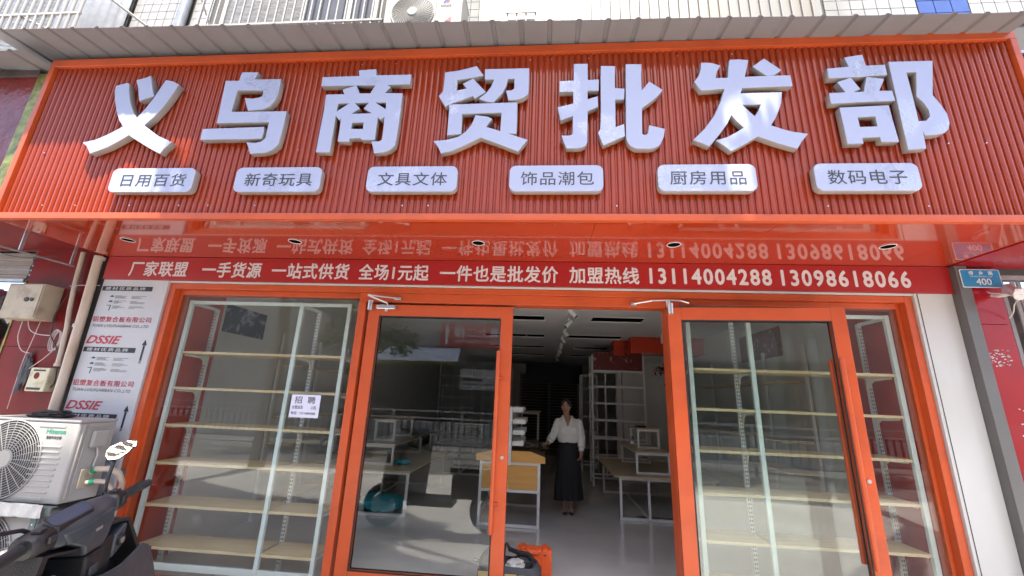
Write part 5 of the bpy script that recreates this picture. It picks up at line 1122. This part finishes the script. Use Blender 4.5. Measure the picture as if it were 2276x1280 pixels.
SB().add([(r, -0.10, u) for r, u in lip] + [(r, -0.085, u) for r, u in lip], [tuple(range(nL)), tuple(range(nL, 2*nL))[::-1]] + [(i, nL+i, nL+(i+1) % nL, (i+1) % nL) for i in range(nL)]).build('storage_panel', 'scooter', sc, bevel=0.006)
SB().loft([nring(-0.10, 0.00, 0.075, -0.055, 0.03), nring(-0.17, -0.015, 0.06, -0.065, 0.03), nring(-0.30, -0.03, 0.05, -0.06, 0.03)]).build('lock_pod', 'scooter_blk', sc, bevel=0.008)
SB().add([(0.075, -0.062, -0.11), (0.135, -0.062, -0.085), (0.125, -0.062, -0.165), (0.07, -0.062, -0.19)] + [(0.075, 0.02, -0.11), (0.135, 0.02, -0.085), (0.125, 0.02, -0.165), (0.07, 0.02, -0.19)], [(0, 1, 2, 3), (0, 4, 5, 1), (1, 5, 6, 2), (2, 6, 7, 3), (3, 7, 4, 0)]).build('key_plate', 'scooter', sc, bevel=0.006, fix=True)
SB().frustum((0.098, -0.0625, -0.135), (0.098, -0.072, -0.135), 0.019, n=20).build('key_ring', 'scooter_blk', sc, smooth=True)
SB().frustum((0.098, -0.0722, -0.135), (0.098, -0.0745, -0.135), 0.011, n=16).build('key_lock', 'chrome', sc, smooth=True)
SB().box(-0.065, -0.025, -0.0745, -0.068, -0.190, -0.155).build('pocket_latch', 'scooter', sc, bevel=0.003)
SB().tube([(0.385, -0.03, -0.29), (0.40, -0.03, -0.42), (0.40, -0.03, -0.8)], 0.014, 10).build('side_bumper', 'scooter_blk', sc, smooth=True)
# mirrors
def mirror(pts_, base, mid, foot):
    SB().tube([base, mid, foot], 0.0065, 8).build('mirror_stem', 'scooter_blk', sc, smooth=True)
    vs = [Vector(p) for p in pts_]; m_ = len(vs); c_ = sum(vs, Vector()) / m_
    nn = Vector((-0.62, -0.33, 0.71)).normalized(); out = [c_ + (v - c_) * 1.06 for v in vs]
    SB().add([tuple(v) for v in out] + [tuple(c_ + (v - c_) * 0.85 - nn * 0.018) for v in out], [tuple(range(m_)), tuple(range(m_, 2*m_))[::-1]] + [(i, m_+i, m_+(i+1) % m_, (i+1) % m_) for i in range(m_)]).build('mirror_shell', 'scooter_blk', sc, bevel=0.002)
    SB().add([tuple(v + nn * 0.0015) for v in vs], [tuple(range(m_))]).build('mirror_glass', 'mirror', sc)
MP = [(0.143, 0.063, 0.165), (0.135, 0.048, 0.152), (0.149, 0.023, 0.152), (0.18, 0.008, 0.172), (0.206, -0.001, 0.191), (0.22, 0.006, 0.206), (0.22, 0.017, 0.211), (0.197, 0.048, 0.205), (0.17, 0.069, 0.192), (0.154, 0.07, 0.178)]
mirror(MP, (0.118, 0.028, 0.034), (0.125, 0.03, 0.09), (0.172, 0.042, 0.165))
mirror([(-a - 0.42, b + 0.02, c - 0.04) for a, b, c in MP], (-0.225, 0.02, 0.03), (-0.238, 0.03, 0.042), (-0.57, 0.055, 0.13))
# lower body, seat, wheels (below the picture)
MB().box(-1.62, -1.05, -1.98, -1.66, 0.28, 0.36).build('floorboard', 'scooter_blk', sc, bevel=0.02)
MB().box(-1.10, -0.50, -1.93, -1.71, 0.36, 0.64).build('rear_body', 'scooter', sc, bevel=0.05)
MB().box(-1.12, -0.42, -1.95, -1.69, 0.645, 0.73).build('seat', 'rubber', sc, bevel=0.03)
for x in (-1.95, -0.62):
    wq = MB().tube([(x + 0.20 * math.cos(2*PI*i/28), -1.82, 0.238 + 0.20 * math.sin(2*PI*i/28)) for i in range(28)], 0.05, 10, closed=True).build('wheel', 'rubber', sc, smooth=True)
    MB().frustum((x, -1.85, 0.238), (x, -1.79, 0.238), 0.14, n=20).build('rim', 'chrome', wq)
MB().tube([(-1.74, -1.85, 0.85), (-1.95, -1.82, 0.30)], 0.03, 8).build('fork', 'scooter_blk', sc)

# ================================================================= STREET BEHIND THE CAMERA (seen in the glass)
fc = thing('street_railing', 'pale steel railing along the road, seen reflected in the shop glass', 'railing', (0, -8.8, -0.15))
for z in (-0.02, 0.28, 0.88, 1.08): MB().box(-16, 14, -8.815, -8.785, z, z + 0.04).build('rail', 'fence', fc)
me = None
for k in range(150):
    x = -15 + k * 0.19
    if me is None: o = MB().box(-0.018, 0.018, -0.018, 0.018, 0, 0.60).build('baluster', 'dark_grey', fc); me = o.data
    else: o = link('baluster', me, 'dark_grey', fc)
    o.location = (x, -8.8, 0.285)
for k in range(14): MB().box(-15 + k * 2.1, -14.94 + k * 2.1, -8.83, -8.77, -0.149, 1.12).build('post', 'fence', fc)
lo = tag(MB().box(-18, 16, -11.7, -11.5, -0.15, 0.62).build('low_wall', 'white_panel', None), 'pale low wall behind the street railing, seen reflected in the shop glass', 'wall')
ob = thing('street_building', 'building with shops across the road, seen reflected in the shop glass', 'building', (0, -15, 0))
MB().box(-18, 16, -20, -14.6, -0.05, 7.6).build('building_wall', 'bldg', ob)
MB().box(-9, -3.62, -14.59, -14.4, -0.05, 2.9).build('shop_opening', 'bldg_dark', ob); MB().box(-3.4, 2, -14.59, -14.4, -0.05, 3.3).build('shop_opening', 'bldg_dark', ob); MB().box(2.3, 9, -14.59, -14.4, -0.05, 3.3).build('shop_opening', 'bldg_dark', ob)
for k in range(6):
    for j in range(1): MB().box(-12 + k * 4.2, -10.2 + k * 4.2, -14.59, -14.56, 5.4, 6.9).build('window', 'win_dark', ob)
aw = thing('blue_awning', 'pale corrugated awning over a shop across the road, seen in the glass reflection', 'awning', (-5.5, -14, 3))
prof = [( -8.5 + i * 0.06, 0.02 * (1 if i % 2 else -1)) for i in range(82)]
MB().add([(x, y, z + h) for y, z in ((-14.4, 3.62), (-13.95, 3.5), (-13.55, 2.95)) for x, h in prof], [(r * 82 + i, r * 82 + i + 1, (r + 1) * 82 + i + 1, (r + 1) * 82 + i) for r in range(2) for i in range(81)]).build('awning_sheet', 'awn', aw)
MB().box(-8.5, -3.7, -13.56, -13.54, 2.78, 2.94).build('valance', 'gold', aw)
rs_ = thing('red_shop_board', 'red board with an arrow and phone number, seen mirrored in the door glass', 'sign board', (-3.3, -14.3, 3.7))
MB().box(-4.64, -1.75, -14.38, -14.30, 3.68, 4.72).build('board', 'board_red', rs_)
text('请上二楼', -4.05, -1.9 - 0.0, 4.12, 4.55, -14.295, 'board_white', rs_, bold=0.02, flip=True)
text('电话：13206277999', -4.0, -1.95, 3.84, 4.02, -14.295, 'board_white', rs_, bold=0.02, flip=True)
MB().prism([(-4.36, 4.6), (-4.5, 4.3), (-4.42, 4.3), (-4.42, 3.8), (-4.30, 3.8), (-4.30, 4.3), (-4.22, 4.3)], -14.298, -14.292).build('arrow', 'board_white', rs_)
ws = thing('white_shop_board', 'greyish white board under the red board, seen mirrored in the door glass', 'sign board', (-2.8, -14.3, 2))
MB().box(-3.63, -1.9, -14.38, -14.30, 1.84, 2.72).build('board', 'white_panel', ws)
MB().box(-3.5, -2.6, -14.299, -14.295, 2.2, 2.34).box(-3.5, -2.0, -14.299, -14.295, 2.05, 2.10).build('print', 'dark_print', ws)
def tree(x, y, H, clumps, lb, seed, tr_=0.13, leaf=0.11, dens=1.0):
    t = thing('street_tree', lb, 'tree', (x, y, -0.15), 'street trees by the road')
    rr = random.Random(seed); q = MB()
    P_ = [(x, y, -0.15), (x + 0.05, y, H * 0.35), (x - 0.05, y + 0.1, H * 0.65), (x, y + 0.1, H * 0.9)]
    q.tube(P_, tr_, 10, rs=[tr_ * 1.25, tr_, tr_ * 0.8, tr_ * 0.45])
    for (cx, cy, cz, rx, ry, rz, nL) in clumps:
        q.tube([(x, y, H * 0.6), ((x + cx) / 2, (y + cy) / 2, (H * 0.6 + cz) / 2 + 0.2), (cx, cy, cz)], 0.04, 6, rs=[tr_ * .6, tr_ * .4, 0.02])
    q.build('trunk', 'bark', t, smooth=True)
    vs = []; fs = []
    for (cx, cy, cz, rx, ry, rz, nL) in clumps:
        for k in range(int(nL * dens)):
            while True:
                p = Vector((rr.uniform(-1, 1), rr.uniform(-1, 1), rr.uniform(-1, 1)))
                if p.length < 1 and p.length > 0.25: break
            c = Vector((cx + p.x * rx, cy + p.y * ry, cz + p.z * rz)); a = Vector((rr.gauss(0, 1), rr.gauss(0, 1), rr.gauss(0, .6))).normalized(); b = a.orthogonal().normalized()
            b = (b + a.cross(b) * rr.uniform(-1, 1)).normalized(); L_ = leaf * rr.uniform(0.7, 1.3)
            o = len(vs); vs += [c - a * L_, c - b * L_ * 0.45, c + a * L_, c + b * L_ * 0.45]; fs.append((o, o+1, o+2, o+3))
    me = bpy.data.meshes.new('crown'); me.from_pydata(vs, [], fs); link('crown', me, 'leaf', t)
cl1 = []
rr = random.Random(11)
# leaf clumps shaped to shade the sign from out of view; open above the far left end of the sign
for k in range(26):
    cx = -2.15 + 3.0 * ((k * 0.618) % 1); cy = rr.uniform(-2.75, -2.2); cl1.append((cx, cy, rr.uniform(7.0, 8.3), 0.75, 0.5, 0.45, 520))
for k in range(16): cl1.append((-5.4 + k * 0.25, rr.uniform(-4.9, -3.3), rr.uniform(7.2, 8.3), 0.7, 0.55, 0.45, 480))  # clumps extended out of view to keep the sun off the scooter
for k in range(12): cl1.append((-5.5 + k * 0.22, -2.86, 7.6 + 0.1 * (k % 2), 0.35, 0.24, 0.25, 330)); cl1.append((-5.5 + k * 0.22, -3.15, 7.7, 0.4, 0.3, 0.3, 300))  # unseen clumps added to block the sun from the air conditioners
for k in range(8): cl1.append((-5.3 + k * 0.35, -3.4, 7.7 + 0.2 * (k % 3), 0.5, 0.3, 0.3, 300))  # further unseen clumps added against sun on the left side
tree(-5.9, -5.0, 7.5, cl1, 'leafy tree overhanging the pavement, shading the left and middle of the sign', 1)
cl2 = []
for k in range(20):
    cx = 2.05 + 2.6 * ((k * 0.618) % 1); cy = rr.uniform(-2.75, -2.2); cl2.append((cx, cy, rr.uniform(7.0, 8.4), 0.75, 0.6, 0.45, 520))
tree(5.6, -5.0, 7.5, cl2, 'leafy tree overhanging the pavement at the right end of the sign', 2)
tree(-6.8, -10.5, 6.0, [(-6.8 + rr.uniform(-1.6, 1.6), -10.5 + rr.uniform(-1.2, 1.2), rr.uniform(3.4, 6.4), 0.8, 0.8, 0.6, 300) for k in range(14)], 'tree across the road, seen at the top left of the glass reflections', 3)
tree(2.0, -10.8, 6.5, [(2.0 + rr.uniform(-1.8, 1.8), -10.8 + rr.uniform(-1.2, 1.2), rr.uniform(4.6, 7.0), 0.8, 0.8, 0.6, 300) for k in range(12)], 'tree across the road, seen in the reflections of the right door leaf', 4)
tree(8.0, -10.8, 6.5, [(8.0 + rr.uniform(-1.8, 1.8), -10.8 + rr.uniform(-1.2, 1.2), rr.uniform(4.0, 7.0), 0.8, 0.8, 0.6, 300) for k in range(12)], 'tree across the road, further right than the others', 5)

# ================================================================= WOMAN
wy = 3.04
wm = thing('person', 'woman in a white shirt and long black skirt standing by the counter', 'person', (0.39, wy, 0))
def seg(q, pts, rs, n=14):
    q.tube(pts, 0.03, n, rs=rs); q.ball(pts[0], rs[0], 12, 8); q.ball(pts[-1], rs[-1], 12, 8)
q = MB(); X = 0.385
HX, HY, HZ = 0.352, wy - 0.015, 1.475      # head centre
# torso
def er(z, cx, cy, rx, ry, n=24): return [(cx + rx * math.cos(2*PI*i/n), cy + ry * math.sin(2*PI*i/n), z) for i in range(n)]
q.loft([er(0.80, X, wy, .125, .09), er(0.90, X, wy, .115, .085), er(0.99, X, wy, .105, .08), er(1.10, X, wy, .14, .10), er(1.20, X - .003, wy, .155, .105), er(1.27, X - .005, wy, .160, .085), er(1.305, X - .008, wy, .11, .065), er(1.33, X - .012, wy, .058, .052)])
q.loft([er(1.31, X - .015, wy, .055, .052), er(1.36, X - .025, wy - .004, .046, .048), er(1.42, HX, wy, .046, .05)])
# head
head = MB().ball((0, 0, 0), (0.071, 0.088, 0.104), 24, 18)
for i, v in enumerate(head.v):
    x, y, z = v
    if z < 0: k = 1 - 0.42 * (-z / 0.104) ** 1.6; x *= k; y = y * (1 - 0.18 * (-z / 0.104)) - 0.010 * (-z / 0.104)
    if y < -0.03 and 0.0 < z < 0.03: y += 0.004
    head.v[i] = (x, y, z)
HT = Matrix.Translation((HX, HY, HZ)) @ Matrix.Rotation(rad(-10), 4, 'Z') @ Matrix.Rotation(rad(6), 4, 'X')
q.add(head.v, head.f, HT)
def hp_(*p): return tuple(HT @ Vector(p))
q.tube([hp_(0, -0.080, 0.012), hp_(0, -0.096, -0.018), hp_(0, -0.086, -0.028)], 0.01, 8, rs=[.006, .0125, .009])
q.ball(hp_(-0.011, -0.086, -0.024), .007, 8, 6); q.ball(hp_(0.011, -0.086, -0.024), .007, 8, 6); q.ball(hp_(0, -0.068, -0.088), (.018, .016, .014), 10, 8)
for s_ in (-1, 1): q.ball(hp_(s_ * 0.071, 0.008, -0.005), (.008, .016, .027), 10, 8)
# arms
SHR, ELR, WRR = (0.235, wy, 1.245), (0.165, wy - 0.03, 1.055), (0.085, wy - 0.13, 0.955)
SHL, ELL, WRL = (0.540, wy, 1.245), (0.590, wy + 0.01, 1.03), (0.575, wy - 0.05, 0.835)
seg(q, [SHR, ELR], [.048, .040]); seg(q, [ELR, WRR], [.038, .024]); seg(q, [SHL, ELL], [.048, .040]); seg(q, [ELL, WRL], [.038, .024])
def hand(W, d, nrm, side, curl, L_=0.16):
    W = Vector(W); d = Vector(d).normalized(); nrm = Vector(nrm).normalized(); s_ = d.cross(nrm).normalized() * side
    pc = W + d * 0.05
    for k in range(4):
        off = (k - 1.5) * 0.018
        q.tube([W + s_ * off * 0.6, W + d * 0.075 + s_ * off], 0.012, 8, rs=[.014, .0125])
        b = W + d * 0.078 + s_ * off; Lf = (0.062, 0.070, 0.066, 0.052)[k]; pts = [b]
        a = 0.0
        for j in range(3):
            a += curl * (0.5 if j == 0 else 0.9)
            pts.append(pts[-1] + (d * math.cos(a) + nrm * math.sin(a)) * Lf * (0.45, 0.32, 0.23)[j])
        q.tube(pts, 0.008, 8, rs=[.0095, .009, .008, .007]); q.ball(pts[-1], .0068, 8, 6)
    t0 = W + d * 0.022 - s_ * 0.026; pts = [t0, t0 - s_ * 0.022 + d * 0.022 + nrm * 0.008, t0 - s_ * 0.024 + d * 0.048 + nrm * 0.018]
    q.tube(pts, 0.01, 8, rs=[.013, .0105, .0085]); q.ball(pts[-1], .008, 8, 6)
hand(WRR, (-0.55, -0.45, -0.30), (0.05, 0.1, -1), 1, 0.35)
hand(WRL, (-0.25, -0.25, -0.9), (-0.9, -0.1, 0.3), -1, 0.45)
# legs and feet
for s_, fx in ((-1, 0.335), (1, 0.425)):
    seg(q, [(X + s_ * 0.055, wy, 0.84), (X + s_ * 0.055, wy - .01, 0.46)], [.066, .048]); seg(q, [(X + s_ * 0.06, wy - .01, 0.46), (fx, wy + 0.02, 0.09)], [.046, .028])
    seg(q, [(fx, wy + 0.02, 0.07), (fx + s_ * 0.006, wy - 0.09, 0.035)], [.030, .026])
body = q.build('body', 'skin', wm, smooth=False)
body.parent = None; body.matrix_parent_inverse = Matrix.Identity(4)
rm = body.modifiers.new('remesh', 'REMESH'); rm.mode = 'VOXEL'; rm.voxel_size = 0.0055
sm = body.modifiers.new('smooth', 'SMOOTH'); sm.iterations = 2; sm.factor = 0.5
bpy.context.view_layer.update()
me = bpy.data.meshes.new_from_object(body.evaluated_get(bpy.context.evaluated_depsgraph_get()))
body.modifiers.clear(); body.data = me
me.polygons.foreach_set('use_smooth', [True] * len(me.polygons)); par(body, wm)
if not me.materials: me.materials.append(M['skin'])
# face
M['eye_white'] = mat('eye_white', (0.6, 0.58, 0.55), 0.3); M['iris'] = mat('iris', (0.02, 0.012, 0.008), 0.2)
for s_ in (-1, 1):
    MB().ball(hp_(s_ * 0.029, -0.0775, 0.004), (.0125, .006, .0058), 12, 8).build('eye', 'eye_white', wm, smooth=True)
    MB().ball(hp_(s_ * 0.029, -0.0825, 0.004), (.0055, .003, .0055), 10, 8).build('iris', 'iris', wm, smooth=True)
    MB().tube([hp_(s_ * 0.014, -0.0815, 0.022), hp_(s_ * 0.030, -0.079, 0.027), hp_(s_ * 0.046, -0.070, 0.022)], 0.003, 6, rs=[.003, .0032, .0018]).build('eyebrow', 'hair', wm, smooth=True)
MB().tube([hp_(-0.023, -0.0735, -0.050), hp_(-0.010, -0.0805, -0.0465), hp_(0, -0.082, -0.048), hp_(0.010, -0.0805, -0.0465), hp_(0.023, -0.0735, -0.050)], 0.004, 8, rs=[.0015, .0045, .004, .0045, .0015]).tube([hp_(-0.020, -0.0735, -0.053), hp_(0, -0.081, -0.058), hp_(0.020, -0.0735, -0.053)], 0.005, 8, rs=[.0015, .0055, .0015]).build('lips', 'lips', wm, smooth=True)
h = MB().ball((0, 0.010, 0.012), (0.0775, 0.092, 0.106), 28, 20)
for i, v in enumerate(h.v):
    x, y, z = v
    if y < 0.0:
        lim = 0.066 - 1.1 * abs(x)
        if z < lim + 0.012: y = 0.012 + y * 0.15 if z < lim - 0.03 else y * 0.75
    if z < -0.06: z = -0.06 + (z + 0.06) * 0.3
    h.v[i] = tuple(HT @ Vector((x, y, z)))
h.build('hair', 'hair', wm, smooth=True)
MB().ball(hp_(0, 0.105, -0.01), (.04, .03, .045), 14, 10).build('hair_bun', 'hair', wm, smooth=True)
# shirt
def wr(z, cx, cy, rx, ry, n=40, amp=0.004, ph=0):
    out = []
    for i in range(n):
        t = 2*PI*i/n; k = 1 + amp / rx * (math.sin(5*t + ph + z * 20) + 0.6 * math.sin(11*t + z * 31))
        out.append([cx + rx * k * math.cos(t), cy + ry * k * math.sin(t), z])
    return out
rings = [wr(0.955, X, wy, .128, .098), wr(0.97, X, wy, .148, .115, amp=.006), wr(1.0, X, wy, .162, .128, amp=.006), wr(1.05, X, wy, .165, .13, amp=.005), wr(1.12, X, wy, .166, .128), wr(1.19, X - .003, wy, .172, .122), wr(1.24, X - .004, wy, .178, .108, amp=.002), wr(1.275, X - .006, wy, .168, .088, amp=.001), wr(1.30, X - .008, wy, .125, .072, amp=.001), wr(1.325, X - .012, wy + .004, .074, .062, amp=0), wr(1.345, X - .016, wy + .008, .066, .060, amp=0)]
for rg in rings:
    for p in rg:
        if p[1] < wy and p[2] > 1.20:
            w2 = (p[2] - 1.20) * 0.42
            if abs(p[0] - (X - .01)) < w2: p[1] += 0.075
sh_o = MB().loft([[tuple(p) for p in r] for r in rings], cap=False).build('shirt', 'shirt', wm, smooth=True)
q = MB()
for s_ in (-1, 1):
    c = X - .012
    q.add([(c + s_ * .004, wy - .128, 1.195), (c + s_ * .058, wy - .088, 1.325), (c + s_ * .074, wy - .02, 1.352), (c + s_ * .098, wy - .05, 1.305), (c + s_ * .072, wy - .118, 1.262), (c + s_ * .030, wy - .134, 1.215),
           (c + s_ * .004, wy - .120, 1.195), (c + s_ * .058, wy - .080, 1.325), (c + s_ * .074, wy - .012, 1.350), (c + s_ * .098, wy - .042, 1.303), (c + s_ * .072, wy - .110, 1.260), (c + s_ * .030, wy - .126, 1.213)],
          [(0, 1, 4, 5), (1, 2, 3, 4), (6, 7, 10, 11), (7, 8, 9, 10), (0, 1, 7, 6), (1, 2, 8, 7), (2, 3, 9, 8), (3, 4, 10, 9), (4, 5, 11, 10), (5, 0, 6, 11)])
q.build('collar', 'shirt', wm, fix=True)
def sleeve(a, b, c):
    a, b, c = Vector(a), Vector(b), Vector(c); pts = []; rs = []
    N = 22
    for i in range(N + 1):
        t = i / N
        p = a.lerp(b, t * 2) if t < 0.5 else b.lerp(c, (t - 0.5) * 2)
        pts.append(p); rs.append((0.058 - 0.004 * t + (0.004 * math.sin(i * 1.9) if i > 3 else 0)) * (1 if i < N else 0.72))
    MB().tube(pts, .06, 18, rs=rs).ball(a, .0565, 16, 10).build('sleeve', 'shirt', wm, smooth=True)
    e = (c - b).normalized(); MB().frustum(c - e * 0.01, c + e * 0.045, 0.040, 0.038, 18, cap=False).build('cuff', 'shirt', wm, smooth=True)
sleeve(SHR, ELR, Vector(ELR).lerp(Vector(WRR), 0.72)); sleeve(SHL, ELL, Vector(ELL).lerp(Vector(WRL), 0.72))
for s_ in (-1, 1): MB().box(X + s_ * .075 - .035, X + s_ * .075 + .035, wy - .135, wy - .128, 1.10, 1.175).build('shirt_pocket', 'shirt', wm, bevel=0.003)
# skirt
rings = []
for i in range(13):
    t = i / 12; z = 0.985 - t * (0.985 - 0.175); rx = 0.128 + 0.030 * min(1, t * 4) + 0.052 * t; ry = rx * 0.82; n = 72
    rg = []
    for k in range(n):
        a = 2*PI*k/n; pl_ = 0.012 * t * math.sin(12 * a + 0.4 * math.sin(3 * a)) + 0.006 * t * math.sin(5 * a + 1)
        zz = z + (0.02 * math.sin(a + 2.6) * t if i == 12 else 0)
        rg.append((X + 0.004 * t + (rx + pl_) * math.cos(a), wy + (ry + pl_) * math.sin(a), zz))
    rings.append(rg)
MB().loft(rings, cap=False).build('skirt', 'skirt', wm, smooth=True)
for fx in (0.333, 0.427):
    q = MB(); R_ = []
    for y, rx, h in ((wy + 0.055, .012, .02), (wy + 0.045, .026, .045), (wy - 0.0, .030, .050), (wy - 0.06, .034, .045), (wy - 0.11, .032, .036), (wy - 0.140, .020, .026), (wy - 0.150, .006, .014)):
        R_.append([(fx + rx * math.cos(2*PI*i/16), y, max(0.003, 0.003 + h * 0.5 + h * 0.55 * math.sin(2*PI*i/16))) for i in range(16)])
    q.loft(R_).build('shoe', 'shoe', wm, smooth=True)
    MB().tube([(fx - .034, wy - .03, .02), (fx - .024, wy - .04, .058), (fx, wy - .045, .070), (fx + .024, wy - .04, .058), (fx + .034, wy - .03, .02)], .007, 8).build('shoe_strap', 'shoe_white', wm, smooth=True)
MB().tube([tuple(Vector(WRL) + Vector((0.026 * math.cos(2*PI*i/16), 0.026 * math.sin(2*PI*i/16), 0.006))) for i in range(16)], 0.003, 6, closed=True).build('bracelet', 'chrome', wm, smooth=True)
